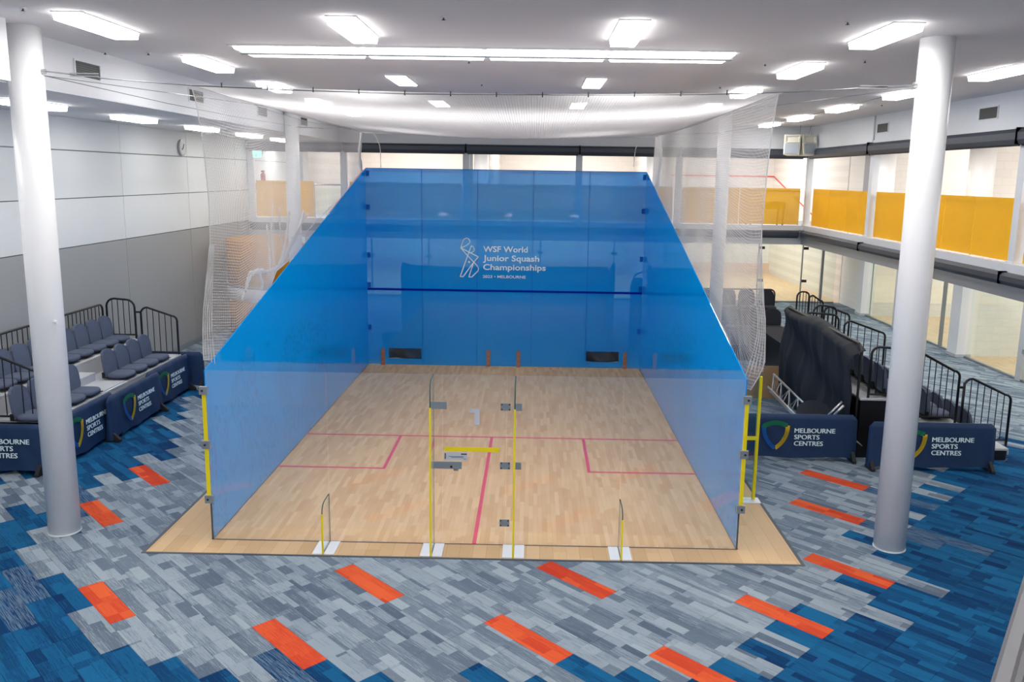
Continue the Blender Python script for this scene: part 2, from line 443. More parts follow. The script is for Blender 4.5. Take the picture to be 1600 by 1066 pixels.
rest = M(); names = ['grey', 'blue', 'bluegrey', 'orange']
ZC = -.004
for i, (z, row, a, x, y) in enumerate(planks):
    ty = plank_type(row, a)
    covered = -3.3 < x < 3.3 and -.05 < y < 10
    if i < 300 and not covered:
        o = bpy.data.objects.new('carpet_plank', PM[ty]); COL.objects.link(o); o.parent = floor_o
        o.location = (x, y, ZC); o.rotation_euler = (0, 0, -pi / 4)
        if ty == 'orange': o['label'] = 'orange carpet plank'
    else:
        rest.cur = names.index(ty); c, s_ = cos(-pi / 4), sin(-pi / 4)
        vs = [(x + (p[0] * c - p[1] * s_), y + (p[0] * s_ + p[1] * c), ZC + p[2]) for p in [v.co for v in PM[ty].vertices]]
        rest.add(vs, [(4, 5, 6, 7), (0, 1, 5, 4), (1, 2, 6, 5), (2, 3, 7, 6), (3, 0, 4, 7)])
ro = rest.build('carpet_planks_beyond', names, floor_o); ro['kind'] = 'stuff'; ro['label'] = 'carpet planks further away'

# ---- ceilings
struct(B(-5.4, -14, CE, 8.95, 16.4, CE + .25).build('ceiling', 'ceiling'))
struct(B(-8.3, -14, 5.42, -5.5, 16.4, 5.6).build('ceiling_left_aisle', 'ceiling'))
struct(B(9.15, -14, 5.5, 11.85, 21.2, 5.7).build('ceiling_gallery', 'white'))
struct(B(-8.3, 16.6, 5.5, 9.15, 21.2, 5.7).build('ceiling_gallery_far', 'white'))
struct(B(11.85, -14, 6.5, 21.9, 31, 6.7).build('ceiling_court_right', 'white'))
struct(B(-8.3, 21.2, 6.5, 12.0, 31, 6.7).build('ceiling_court_far', 'white'))
# ---- bulkheads
struct(B(-5.5, -.35, 5.4, -5.3, 16.4, CE + .1).build('trim_1', 'white'), 'white bulkhead over the left aisle')
struct(B(-5.5, -14, 5.38, -5.0, -.35, CE + .1).build('trim_2', 'white'), 'deeper white bulkhead near the viewer')
bk = struct(B(8.95, -14, 5.38, 9.15, 16.5, CE + .1).box(8.93, -14, 5.36, 8.97, 16.4, 5.44).build('trim_3', 'white'), 'white bulkhead over the right gallery')
struct(B(-8.3, 16.4, 5.4, 9.15, 16.6, CE + .1).box(-8.16, 16.37, 5.36, 8.95, 16.42, 5.44).build('trim_4', 'white'), 'white bulkhead over the far gallery')
for y in (11.5, 5.0): M().box(8.925, y - .03, 5.4, 8.95, y + .03, CE).build('cover_strip', 'beam_grey', bk)
# ---- gallery slabs with white rail and grey soffit
g1 = struct(B(8.97, -14, 2.72, 11.85, 16.4, 3.0).build('floor_gallery_right', 'beam_grey'))
g2 = struct(B(-8.16, 16.42, 2.72, 11.85, 21.2, 3.0).build('floor_gallery_far', 'beam_grey'))
struct(B(8.9, -14, 2.93, 9.0, 16.4, 3.08).build('trim_5', 'white'), 'white sill along the right gallery edge')
struct(B(-8.16, 16.35, 2.93, 8.95, 16.45, 3.08).build('trim_6', 'white'), 'white sill along the far gallery edge')
struct(B(8.86, -14, 2.5, 9.0, 16.4, 2.66).box(8.84, -14, 2.66, 9.0, 16.4, 2.72).build('trim_7', 'grey_trim'), 'grey track beam under the right gallery')
struct(B(-8.16, 16.31, 2.5, 8.95, 16.45, 2.66).box(-8.16, 16.29, 2.66, 8.95, 16.45, 2.72).build('trim_8', 'beam_grey'), 'grey track beam under the far gallery')
# ---- left wall with cladding panels
wl = struct(B(-8.4, -14, 0, -8.2, 21.2, 5.6).build('wall_left', 'groove'))
ys = [-14, -8.8, -5.35, -1.9, 1.55, 5.0, 8.45, 11.9, 15.35, 21.2]
zs = [(0.12, 2.98, 'panel_grey'), (2.99, 3.9, 'panel_white'), (3.91, 4.8, 'panel_white'), (4.81, 5.42, 'panel_white')]
for y0, y1 in zip(ys[:-1], ys[1:]):
    for z0, z1, mm in zs:
        B(-8.2, y0 + .006, z0 + .004, -8.16, y1 - .006, z1 - .004).build('wall_panel', mm, wl)
struct(B(-8.2, -14, 0, -8.145, 16.4, .12).build('baseboard_left', 'grey_trim'))
struct(B(-8.4, -14.2, 0, 12.2, -14, 6.3).build('wall_back', 'white'))
# ---- courts on the right: floors, walls
crf = struct(B(11.9, -14, -.2, 21.8, 18.4, 0).build('floor_court_right', 'farcourt'))
struct(B(-7.7, 21.25, -.2, 12.0, 31, 0).build('floor_court_far', 'farcourt'))
WCR = struct(B(21.6, -14, 0, 21.8, 18.6, 6.6).build('wall_court_right', 'court_wall'))
for i, y in enumerate((18.4, 12.0, 5.6, -.8)):
    struct(B(11.98, y - .1, 0, 21.6, y + (2.8 if i == 0 else .1), 6.6).build('wall_court_divider', 'court_wall'))
WCF = struct(B(-8.3, 31, 0, 12.1, 31.2, 6.6).build('wall_court_far', 'court_wall'))
for i, x in enumerate((12.1, 5.5, -1.1, -7.7)):
    struct(B(x - .1, 21.35, 0, x + .1, 31, 6.6).build('wall_court_far_divider', 'court_wall'))
# court markings as thin red strips
for x0, x1 in ((-7.6, -1.2), (-1.0, 5.4), (5.6, 12.0)):
    B(x0, 30.97, 4.57, x1, 31.0, 4.63).build('out_line', 'red', WCF)
    B(x0, 30.97, 1.78, x1, 31.0, 1.83).build('service_line', 'red', WCF)
    B(x0, 30.9, 0, x1, 31.0, .48).build('tin', 'plum', WCF)
    for xx in (x0, x1 - .02):
        M().prism([(31, 4.57), (31, 4.63), (21.5, 2.19), (21.5, 2.13)], 0, xx, xx + .02).build('side_line', 'red', WCF)
for y0, y1 in ((12.1, 18.3), (5.7, 11.9)):
    B(21.57, y0, 4.57, 21.6, y1, 4.63).build('out_line', 'red', WCR)
    B(21.57, y0, 1.78, 21.6, y1, 1.83).build('service_line', 'red', WCR)

# ---- glass fronts of the courts (window_n with frame, panes)
def glass_front(name, axis, at, a0, a1, mull, label):
    """glass wall with mullions, from floor to gallery slab; axis 0: plane x=at, runs along y; 1: plane y=at"""
    def bx(m, a, b, z0, z1, d0, d1):
        return m.box(at + d0, a, z0, at + d1, b, z1) if axis == 0 else m.box(a, at + d0, z0, b, at + d1, z1)
    fr = M(); bx(fr, a0, a1, 0, .05, -.04, .04); bx(fr, a0, a1, 2.64, 2.72, -.05, .05)
    o = struct(fr.build(name, 'steel'), label)
    prev = a0
    for i, (mm, wd) in enumerate(mull + [(a1, 0)]):
        p = bx(M(), prev + .01, mm - wd / 2 - .01, .05, 2.64, -.006, .006).build('pane', 'glassgreen', o)
        if wd: bx(M(), mm - wd / 2, mm + wd / 2, 0, 2.66, -.05, .05).build('mullion', 'beam_grey' if wd > .08 else 'grey_trim', o)
        prev = mm + wd / 2
    return o
w1 = glass_front('window_1', 0, 11.85, 12.35, 18.3, [(13.1, .04), (16.05, .2)], 'glass front of the court beside the far corner')
w2 = glass_front('window_2', 0, 11.85, 5.95, 11.7, [(9.25, .2)], 'glass front of the nearer right hand court')
w3 = glass_front('window_3', 0, 11.85, -6, 5.3, [(2.5, .2)], 'glass front of the nearest right hand court')
w4 = glass_front('window_4', 1, 21.2, 5.8, 11.75, [(8.9, .03), (10.5, .03), (11.25, .08)], 'glass front of the far right court')
w5 = glass_front('window_5', 1, 21.2, -.85, 5.25, [(.9, .05), (2.2, .03), (3.6, .05)], 'glass front of the far middle court')
w6 = glass_front('window_6', 1, 21.2, -7.6, -1.35, [(-5.3, .05), (-3.2, .05)], 'glass front of the far left court')
for wdw, pts in ((w4, [(9.0, 2.0), (9.0, .8), (10.6, 2.0), (10.6, .8)]), (w5, [(.9, 1.7), (2.3, 1.0), (3.6, 1.7)]), (w6, [(-5.3, 1.5), (-3.2, 1.5)])):
    for (xx, zz) in pts: B(xx - .1, 21.16, zz - .05, xx + .1, 21.19, zz + .05).build('hinge', 'bolt', wdw)
for yy, zz in ((15.9, 1.7), (15.9, 1.0)): B(11.78, yy - .12, zz - .05, 11.82, yy, zz + .05).build('hinge', 'satin', w1)
for yy, zz in ((9.15, 1.4), (9.15, .7)): B(11.78, yy - .12, zz - .05, 11.82, yy, zz + .05).build('hinge', 'satin', w2)
struct(B(-7.6, 21.1, 2.2, 11.9, 21.16, 2.26).build('trim_9', 'grey_trim'), 'steel rail across the far glass fronts')

# lower columns of the glass line, white boxed piers
def pier(x, y, z0, z1, sx, sy, label, mat='white'):
    t = thing('pier', label, 'column', (x, y, z0))
    B(x - sx / 2, y - sy / 2, z0, x + sx / 2, y + sy / 2, z1).build('pier_shaft', mat, t, bevel=.01)
    B(x - sx / 2 - .02, y - sy / 2 - .02, z0, x + sx / 2 + .02, y + sy / 2 + .02, z0 + .08).build('pier_base', 'beam_grey', t)
    return t
pier(11.8, 18.55, 0, 2.72, .3, .45, 'white pier at the far corner of the right glass front')
pier(11.8, 12.0, 0, 2.72, .35, .5, 'white pier between the two right hand glass fronts')
pier(11.8, 5.6, 0, 2.72, .35, .5, 'nearest white pier of the right hand glass fronts')
pier(5.52, 21.1, 0, 2.72, .5, .35, 'white pier between the far right and far middle glass fronts')
pier(-1.1, 21.1, 0, 2.72, .5, .35, 'white pier between the far middle and far left glass fronts')
# round gallery columns at the court edge
def rcol(name, x, y, z0, z1, r, label, cat='column', group=None, n=40):
    t = thing(name, label, cat, (x, y, z0), group)
    M().tube([(x, y, z0), (x, y, z1)], r, n).build('shaft', 'column', t, smooth=False)
    for p in t.children[0].data.polygons: p.use_smooth = len(p.vertices) == 4
    M().tube([(x, y, z0), (x, y, z0 + .015)], r + .006, n).build('base_ring', 'white', t)
    return t
rcol('gallery_column', -1.27, 21.0, 3.0, 5.5, .26, 'round white column on the far gallery above the middle of the court')
rcol('gallery_column', 4.9, 21.0, 3.0, 5.5, .3, 'round white column on the far gallery right of centre')
rcol('gallery_column', 11.7, 17.3, 3.0, 5.5, .26, 'round column on the right gallery in its far bay')
rcol('gallery_column', 11.7, 11.6, 3.0, 5.5, .3, 'round grey white column on the right gallery in its near bay')
for (x0, y0, x1, y1, l, mm) in ((11.8, 18.2, 11.95, 19.4, 'grey wall end on the right gallery near the corner', 'grey_trim'), (-1.95, 21.1, -1.6, 21.3, 'narrow dark grey wall end on the far gallery', 'grey_trim'), (11.8, 9.2, 11.95, 9.75, 'tan wall end on the right gallery near the viewer', 'tan')):
    t = thing('wall_end', l, 'wall end', (x0, y0, 3)); B(x0, y0, 3.0, x1, y1, 5.5).build('post_board', mm, t, bevel=.01)

# ---- gallery posts
PX = [-8.05, -5.2, -1.45, 2.0, 5.05]; PY = [11.5, 5.0, -1.5]
gp = 'square white gallery posts'
def gpost(x, y, label, sx=.16, sy=.2):
    t = thing('gallery_post', label, 'post', (x, y, 3.08))
    B(x - sx / 2, y - sy / 2, 3.08, x + sx / 2, y + sy / 2, 5.38).build('post_shaft', 'white', t, bevel=.008)
    B(x - sx / 2 - .02, y - sy / 2 - .02, 3.08, x + sx / 2 + .02, y + sy / 2 + .02, 3.12).build('post_foot', 'white', t)
for x, l in zip(PX, ('in the far left corner', 'left of the blue court top', 'above the middle of the blue court', 'right of the middle of the court', 'behind the right net curtain')):
    gpost(x, 16.45, 'white post of the far gallery ' + l, .2, .12)
gpost(8.97, 16.3, 'white post where the far and right galleries meet', .16, .18)
for y, l in zip(PY, ('just left of the front right column', 'at the right edge of the view', 'nearest the viewer')): gpost(9.02, y, 'white post of the right gallery ' + l)
# ---- shutter housings, upper and lower
def shutter(axis, a0, a1, at, zc, r, label, grp=None):
    t = thing('roller_shutter', label, 'shutter', (at, a0, zc) if axis == 0 else (a0, at, zc))
    prof = [(-.09, -r), (-.13, -r * .4), (-.13, r * .5), (-.08, r), (.06, r), (.06, -r)]
    m = M()
    if axis == 0: m.v, m.f = [], []; m.add([(at + p[0], a0 + .02, zc + p[1]) for p in prof] + [(at + p[0], a1 - .02, zc + p[1]) for p in prof], [tuple(range(6)), tuple(range(11, 5, -1))] + [(i, i + 6, (i + 1) % 6 + 6, (i + 1) % 6) for i in range(6)])
    else: m.add([(a0 + .02, at + p[0], zc + p[1]) for p in prof] + [(a1 - .02, at + p[0], zc + p[1]) for p in prof], [tuple(range(6)), tuple(range(11, 5, -1))] + [(i, i + 6, (i + 1) % 6 + 6, (i + 1) % 6) for i in range(6)])
    m.build('housing', 'shutter', t)
    bar = M()
    if axis == 0: bar.box(at - .05, a0 + .05, zc - r - .03, at - .02, a1 - .05, zc - r)
    else: bar.box(a0 + .05, at - .05, zc - r - .03, a1 - .05, at - .02, zc - r)
    bar.build('bottom_bar', 'bolt', t)
    for a in (a0, a1):
        q = M(); (q.box(at - .14, a - .018, zc - r, at + .02, a + .018, zc + r + .02) if axis == 0 else q.box(a - .018, at - .14, zc - r, a + .018, at + .02, zc + r + .02)); q.build('end_cap', 'grey_trim', t)
xs_ = [-8.1, -5.2, -1.45, 2.0, 5.05, 8.8]
nm = ['far left', 'second from left', 'third from left', 'middle', 'fourth from left', 'far right']
for i in range(5):
    shutter(1, xs_[i], xs_[i + 1], 16.35, 5.24, .13, 'dark shutter box under the far bulkhead, bay %s' % ['by the left wall', 'left of the court top', 'over the court top left half', 'over the court top right half', 'ending at the right corner'][i])
    shutter(1, xs_[i], xs_[i + 1], 16.33, 2.83, .1, 'dark shutter box below the far sill, bay %s' % ['by the left wall', 'left of the court', 'seen through the left of the blue wall', 'seen through the right of the blue wall', 'ending at the right corner'][i])
ysr = [16.2, 11.5, 5.0, -1.5]
for i in range(3):
    shutter(0, ysr[i + 1], ysr[i], 8.93, 5.24, .13, 'dark shutter box under the right bulkhead, %s' % ['far bay', 'middle bay behind the column', 'near bay at the frame edge'][i])
    shutter(0, ysr[i + 1], ysr[i], 8.9, 2.83, .1, 'dark shutter box below the right gallery sill, %s' % ['far bay', 'middle bay behind the column', 'near bay at the frame edge'][i])
# ---- golden balustrades
def balus(axis, at, cuts, label, z0=3.1, z1=4.2, mat='gold'):
    t = thing('balustrade', label, 'balustrade', (at, cuts[0], 3.08) if axis == 0 else (cuts[0], at, 3.08))
    for a, b in zip(cuts[:-1], cuts[1:]):
        a, b = min(a, b) + .012, max(a, b) - .012
        q = M().box(at, a, z0, at + .012, b, z1) if axis == 0 else M().box(a, at, z0, b, at + .012, z1)
        q.build('panel', mat, t)
    a, b = min(cuts), max(cuts)
    q = M().tube([(at + .06, a, 4.12), (at + .06, b, 4.12)] if axis == 0 else [(a, at + .06, 4.12), (b, at + .06, 4.12)], .022, 10)
    q.build('handrail', 'steel', t)
    n = max(1, int(abs(b - a) / 1.3)); q = M()
    for i in range(n + 1):
        c = a + (b - a) * i / n
        q.tube([(at + .05, c, 3.08), (at + .05, c, 4.12)] if axis == 0 else [(c, at + .05, 3.08), (c, at + .05, 4.12)], .014, 6)
    q.build('stanchion', 'steel', t)
balus(0, 9.06, [16.1, 14.6, 13.3, 12.4, 11.65], 'gold perforated balustrade, far bay of the right gallery')
balus(0, 9.06, [11.35, 9.6, 7.8, 6.6, 5.15], 'gold perforated balustrade behind the front right column')
balus(0, 9.06, [4.85, 3.0, 1.0, -1.4], 'gold perforated balustrade at the right edge of the view')
balus(1, 16.5, [8.8, 6.95, 5.2], 'translucent gold balustrade of the far gallery by the corner', mat='goldthin')
balus(1, 16.5, [4.9, 3.5, 2.1], 'gold balustrade seen through the top right of the blue wall', mat='goldthin')
balus(1, 16.5, [1.9, 0.3, -1.3], 'gold balustrade seen through the top middle of the blue wall', mat='goldthin')
balus(1, 16.5, [-1.6, -3.3, -5.05], 'gold balustrade seen left of the blue wall top', mat='goldthin')
balus(1, 16.5, [-6.15, -7.0, -7.95], 'gold balustrade of the far gallery beside the left wall', mat='goldthin')
# table behind far balustrade
t = thing('table', 'small dark table standing behind the far right gold balustrade', 'table', (8.0, 17.4, 3.0))
B(7.4, 17.1, 3.72, 8.6, 17.8, 3.76).build('tabletop', 'bolt', t)
B(7.45, 17.12, 3.55, 8.55, 17.15, 3.72).build('apron', 'bolt', t)
for dx in (7.5, 8.5):
    for dy in (17.15, 17.75): M().tube([(dx, dy, 3.0), (dx, dy, 3.72)], .025, 8).build('leg', 'bolt', t)
# glass stair balustrade left + stair
t = thing('stair_balustrade', 'clear glass balustrade with steel handrail at the stair opening', 'balustrade', (-6.1, 16.5, 3.08))
for a, b in ((-6.1, -5.75), (-5.72, -5.3)): B(a, 16.5, 3.12, b, 16.512, 4.0).build('pane', 'glassgreen', t)
M().tube([(-6.12, 16.5, 4.1), (-5.28, 16.5, 4.1)], .025, 8).build('handrail', 'steel', t)
# drum
t = thing('stair_drum', 'round gold sheet drum of the stair with a white band, beside the left wall', 'stair drum', (-6.1, 14.0, 0))
def drum(z0, z1, r, nm, mat, r1=None):
    m = M(); n = 48; cx, cy = -6.15, 14.2
    m.grid(lambda u, v: (cx + r * cos(pi * .62 + u * 1.5 * pi * .86), cy + r * sin(pi * .62 + u * 1.5 * pi * .86), z0 + (z1 - z0) * v), n, 1)
    m.build(nm, mat, t, smooth=True, solid=.03)
drum(1.42, 2.62, 1.82, 'drum_sheet', 'drum'); drum(1.02, 1.36, 1.85, 'drum_band', 'white'); drum(.0, 1.0, 1.8, 'drum_sheet', 'drum')
drum(1.36, 1.42, 1.86, 'drum_trim', 'steel')

# ================================================================= COLUMNS OF THE HALL
lc = rcol('column', -5.126, .15, 0, CE, .185, 'round white column at the front left')
rc = rcol('column', 5.127, .15, 0, CE, .185, 'round white column at the front right')
rcol('column', -5.126, 10.7, 0, CE, .16, 'round white column behind the left net curtain')
rcol('column', 5.127, 10.7, 0, CE, .16, 'round white column behind the right net curtain')
M().tube([(-4.96, .02, 2.68), (-4.9, -.02, 2.68)], .022, 10).build('hook', 'white', lc)

# ================================================================= CEILING LIGHTS
def make_light(name, label, z, w=.3, L=1.27, h=.085, mat='lamp'):
    t = thing(name, label, 'light', (0, 0, z))
    q = M(); e = .012
    q.add([(-w / 2, 0, -.012), (w / 2, 0, -.012), (w / 2, L, -.012), (-w / 2, L, -.012), (-w / 2 + e, e, -h), (w / 2 - e, e, -h), (w / 2 - e, L - e, -h), (-w / 2 + e, L - e, -h)],
          [(4, 7, 6, 5), (0, 4, 5, 1), (1, 5, 6, 2), (2, 6, 7, 3), (3, 7, 4, 0)])
    q.mi = [0, 1, 1, 1, 1]; q.build('diffuser', [mat, 'lampside'], t, world=False)
    B(-w / 2 - .008, -.008, -.012, w / 2 + .008, L + .008, 0).build('backing_tray', 'lampwhite', t, world=False)
    return t
spec = [(-4.1, -.8, 'front left corner'), (-4.12, 2.4, 'second in the left row'), (-4.14, 5.6, 'third in the left row'), (-4.14, 8.8, 'behind the net in the left row'),
        (-1.33, -.75, 'front one left of centre'), (1.66, -.75, 'front one right of centre'),
        (4.4, -.8, 'front one left of the right column'), (4.42, 2.2, 'second in the row left of the right column'), (4.44, 5.4, 'third in the row left of the right column'), (4.44, 8.6, 'fourth in that row behind the net'),
        (7.25, 2.15, 'nearest one of the far right row'), (7.25, 5.3, 'behind the right column'), (7.27, 8.5, 'third in the far right row'), (7.3, 11.5, 'fourth in the far right row'), (7.3, 14.3, 'last in the far right row'), (4.44, 11.8, 'above the right back column'), (-4.14, 12.0, 'above the left back column')]
proto = None
for x, y, l in spec:
    lb = 'white box light on the main ceiling, ' + l
    if proto is None: proto = make_light('ceiling_light', lb, CE); proto.location = (x, y, CE); proto['group'] = 'box lights of the main ceiling'
    else: dup(proto, (x, y, CE), None, lb)
for x, y, l in ((-1.62, 4.4, 'left of centre before the net'), (1.64, 4.4, 'right of centre before the net'), (-1.5, 9.0, 'left of centre above the net'), (1.6, 9.0, 'right of centre above the net')):
    q = make_light('flush_light', 'slim flush light, ' + l, CE, w=.33, L=1.4, h=.03, mat='lampdim'); q.location = (x, y, CE)
for i, (x, y) in enumerate(((-6.72, 2.35), (-6.72, 5.5), (-6.72, 8.7), (-6.72, 11.8), (-6.72, 14.6))):
    q = dup(proto, (x, y, 5.42), None, 'box light under the low left aisle ceiling, ' + ['half behind the front column', 'second one', 'left of the net edge', 'first behind the net', 'last one by the far gallery'][i], 'box lights of the left aisle')
hid = 'box lights behind the viewer'
for x in (-4.1, -1.33, 1.66, 4.4, 7.25):
    for y in (-4.0, -7.2, -10.4, -13.0): dup(proto, (x, y, CE), None, 'ceiling lamp out of view, %s row behind, %s column' % ({-4.0: 'first', -7.2: 'second', -10.4: 'third', -13.0: 'last'}[y], {-4.1: 'far left', -1.33: 'left', 1.66: 'middle', 4.4: 'right', 7.25: 'far right'}[x]), hid)
for y in (-.8, -4.0, -7.2): dup(proto, (-6.72, y, 5.42), None, 'left aisle box light out of view, %s before the front column' % {-.8: 'first', -4.0: 'second', -7.2: 'third'}[y], 'box lights of the left aisle out of view')
for x in (-6.5, -3.5, -.5, 2.5, 5.5):  # unseen lamps added below the balcony slab as low frontal fill
    for y in (-10.2, -12.6): dup(proto, (x, y, 2.75), None, 'added unseen fill lamp under the balcony, %s, %s row' % ({-6.5: 'far left', -3.5: 'left', -.5: 'middle', 2.5: 'right', 5.5: 'far right'}[x], 'front' if y > -11 else 'back'), 'added fill lights under the balcony')
# long double strip
t = thing('strip_light', 'long twin row strip light across the ceiling above the court', 'light', (0, 1.7, CE))
for i in range(4):
    x0 = -3.2 + i * 1.6
    for (y0, y1) in ((1.3, 1.62), (1.78, 2.1)):
        M().add([(x0 + .04, y0, CE - .02), (x0 + 1.56, y0, CE - .02), (x0 + 1.56, y1, CE - .02), (x0 + .04, y1, CE - .02), (x0 + .05, y0 + .02, CE - .05), (x0 + 1.55, y0 + .02, CE - .05), (x0 + 1.55, y1 - .02, CE - .05), (x0 + .05, y1 - .02, CE - .05)],
                [(4, 7, 6, 5), (0, 4, 5, 1), (1, 5, 6, 2), (2, 6, 7, 3), (3, 7, 4, 0)]).build('diffuser', 'lampdim', t)
B(-3.22, 1.26, CE - .02, 3.22, 2.14, CE).build('tray', 'lampwhite', t)
B(-3.2, 1.63, CE - .06, 3.2, 1.77, CE - .02).build('spine', 'grey_trim', t)
# sprinklers / detectors
for i, (x, y, l) in enumerate(((-4.45, -.95, 'near the front left light'), (-.28, -.76, 'in the middle at the top of the view'), (-.28, 2.54, 'behind the long strip light'), (-.29, 5.52, 'close to the net edge'), (3.78, -.8, 'left of the front right light'), (3.81, 2.39, 'beyond the long strip light on the right'), (3.84, 5.4, 'right of the net edge'), (-5.2, 2.15, 'beside the left bulkhead'), (-4.61, 2.15, 'left of the second left light'), (5.01, 1.95, 'beside the right column top'), (7.84, 8.4, 'over the right side'))):
    t = thing('sprinkler', 'small ceiling sprinkler ' + l, 'sprinkler', (x, y, CE))
    M().tube([(x, y, CE), (x, y, CE - .01)], .03, 14).build('rose', 'white', t)
    M().tube([(x, y, CE - .012), (x, y, CE - .03)], .008, 8).build('stem', 'bolt', t)
    M().tube([(x, y, CE - .03), (x, y, CE - .035)], .02, 10).build('deflector', 'bolt', t)
# vents
def vent(axis, at, a, z, w, h, label, mat='vent', s=1):
    t = thing('vent', label, 'vent', (at, a, z) if axis == 0 else (a, at, z))
    def bx(m, a0, a1, z0, z1, d0, d1):
        return m.box(at + s * d0, a0, z0, at + s * d1, a1, z1) if axis == 0 else m.box(a0, at + s * d0, z0, a1, at + s * d1, z1)
    bx(M(), a - w / 2, a + w / 2, z - h / 2, z + h / 2, 0, .006).build('backing', mat, t)
    f = M(); e = .02
    bx(f, a - w / 2 - e, a + w / 2 + e, z + h / 2, z + h / 2 + e, 0, .02); bx(f, a - w / 2 - e, a + w / 2 + e, z - h / 2 - e, z - h / 2, 0, .02)
    bx(f, a - w / 2 - e, a - w / 2, z - h / 2, z + h / 2, 0, .02); bx(f, a + w / 2, a + w / 2 + e, z - h / 2, z + h / 2, 0, .02)
    f.build('frame', 'white', t)
    q = M(); n = 7
    for i in range(n): bx(q, a - w / 2, a + w / 2, z - h / 2 + (i + .35) * h / n, z - h / 2 + (i + .6) * h / n, .006, .015)
    q.build('slats', 'ventlight', t)
for y, l in ((1.83, 'beside the front left column'), (5.45, 'at the net edge'), (9.07, 'behind the net'), (12.4, 'last one behind the net')): vent(0, -5.3, y, 5.745, .62, .19, 'dark louvre vent on the left bulkhead ' + l)
for y, l in ((6.25, 'nearer one right of the column'), (11.0, 'further one left of the column')): vent(0, 8.95, y, 5.71, .62, .2, 'dark louvre vent on the right bulkhead, ' + l, s=-1)
vent(1, 16.4, 1.6, 5.68, .6, .12, 'grey vent on the far bulkhead above the court', s=-1)
# clock
t = thing('clock', 'round wall clock on the white left wall panels', 'clock', (-8.16, 11.55, 5.02))
M().tube([(-8.16, 11.55, 5.02), (-8.1, 11.55, 5.02)], .2, 32).build('case', 'steel', t)
M().tube([(-8.1, 11.55, 5.02), (-8.095, 11.55, 5.02)], .17, 32).build('dial', 'clock', t)
M().obox((-8.09, 11.58, 5.06), (.003, 0, 0), (0, .035, .05), (0, .008, -.006)).build('hand', 'bolt', t); M().obox((-8.09, 11.52, 5.0), (.003, 0, 0), (0, .05, .03), (0, .006, -.01)).build('hand', 'bolt', t)
# exit sign, extinguisher
t = thing('exit_sign', 'lit green running man sign behind the left net', 'sign', (-7.79, 16.3, 4.99))
B(-7.95, 16.28, 4.87, -7.65, 16.32, 5.1).build('housing', 'white', t); B(-7.93, 16.274, 4.89, -7.67, 16.28, 5.08).build('face', 'exit', t)
M().obox((-7.8, 16.27, 4.98), (.02, 0, .05), (0, .003, 0), (.015, 0, -.006)).obox((-7.84, 16.27, 4.94), (.03, 0, .02), (0, .003, 0), (.006, 0, -.01)).build('figure', 'decal', t)
t = thing('fire_extinguisher', 'red fire extinguisher above the left gold balustrade', 'extinguisher', (-7.75, 16.62, 4.2))
M().tube([(-7.75, 16.62, 4.1), (-7.75, 16.62, 4.38), (-7.75, 16.62, 4.45)], [.07, .07, .03], 14).build('cylinder_body', 'redbox', t); B(-7.8, 16.6, 4.45, -7.7, 16.64, 4.5).build('valve', 'bolt', t)
# speaker pair hung in the corner
t = thing('speaker', 'pair of cream loudspeakers hung in the far right corner under the ceiling', 'speaker', (8.45, 15.7, 5.45))
for k, (cx, ang) in enumerate(((8.22, -.35), (8.62, .25))):
    R = Matrix.Translation((cx, 15.7, 5.44)) @ Matrix.Scale(1.15, 4) @ Matrix.Rotation(ang, 4, 'Z') @ Matrix.Rotation(-.15, 4, 'X')
    b = M().add([(-.2, -.2, -.26), (.2, -.2, -.26), (.13, .2, -.22), (-.13, .2, -.22), (-.21, -.16, .26), (.21, -.16, .26), (.13, .2, .22), (-.13, .2, .22)], [(0, 3, 2, 1), (4, 5, 6, 7), (0, 1, 5, 4), (1, 2, 6, 5), (2, 3, 7, 6), (3, 0, 4, 7)]).xf(R)
    cb = b.build('cabinet', 'speaker', t, bevel=.012)
    M().add([(-.17, -.212, -.23), (.17, -.212, -.23), (.17, -.2, .02), (-.17, -.2, .02)], [(0, 1, 2, 3)]).xf(R).build('grille', 'speakergrille', cb, solid=.006)
    hn = M(); hn.add([(-.17, -.19, .05), (.17, -.19, .05), (.17, -.18, .22), (-.17, -.18, .22), (-.07, -.1, .1), (.07, -.1, .1), (.07, -.1, .17), (-.07, -.1, .17)], [(0, 1, 5, 4), (1, 2, 6, 5), (2, 3, 7, 6), (3, 0, 4, 7), (4, 5, 6, 7)]).xf(Matrix.Translation((0, -.03, 0)) @ R)
    hn.build('horn', 'speaker', cb)
M().tube([(8.42, 15.7, 5.75), (8.42, 15.7, CE)], .006, 6).build('cable', 'cable', t); M().tube([(8.68, 15.75, 5.72), (8.75, 15.8, CE)], .006, 6).build('cable', 'cable', t)
B(8.25, 15.6, 5.72, 8.6, 15.75, 5.75).build('bracket', 'steel', t)

# ================================================================= THE COURT
t = thing('court_platform', 'timber court floor with pink lines and a timber border', 'court floor', (0, 4.9, 0))
B(-3.2, 0, -.02, 3.2, 9.75, 0).build('playing_floor', 'court', t)
B(-3.87, -.38, -.02, 3.88, 0, -.001).box(-3.87, 0, -.02, -3.2, 10.3, -.001).box(3.2, 0, -.02, 3.88, 10.3, -.001).box(-3.2, 9.75, -.02, 3.2, 10.3, -.001).build('border', 'border', t)
B(-3.91, -.415, -.02, 3.92, -.38, .002).box(-3.91, -.38, -.02, -3.87, 10.34, .002).box(3.88, -.38, -.02, 3.92, 10.34, .002).box(-3.87, 10.3, -.02, 3.88, 10.34, .002).build('edge_strip', 'edge', t)
B(-3.2, -.012, 0, 3.2, .006, .003).build('base_channel', 'edge', t)
for x in (-2.9, -2.45, -1.3, -.9, 1.2, 2.3, 2.75): pass
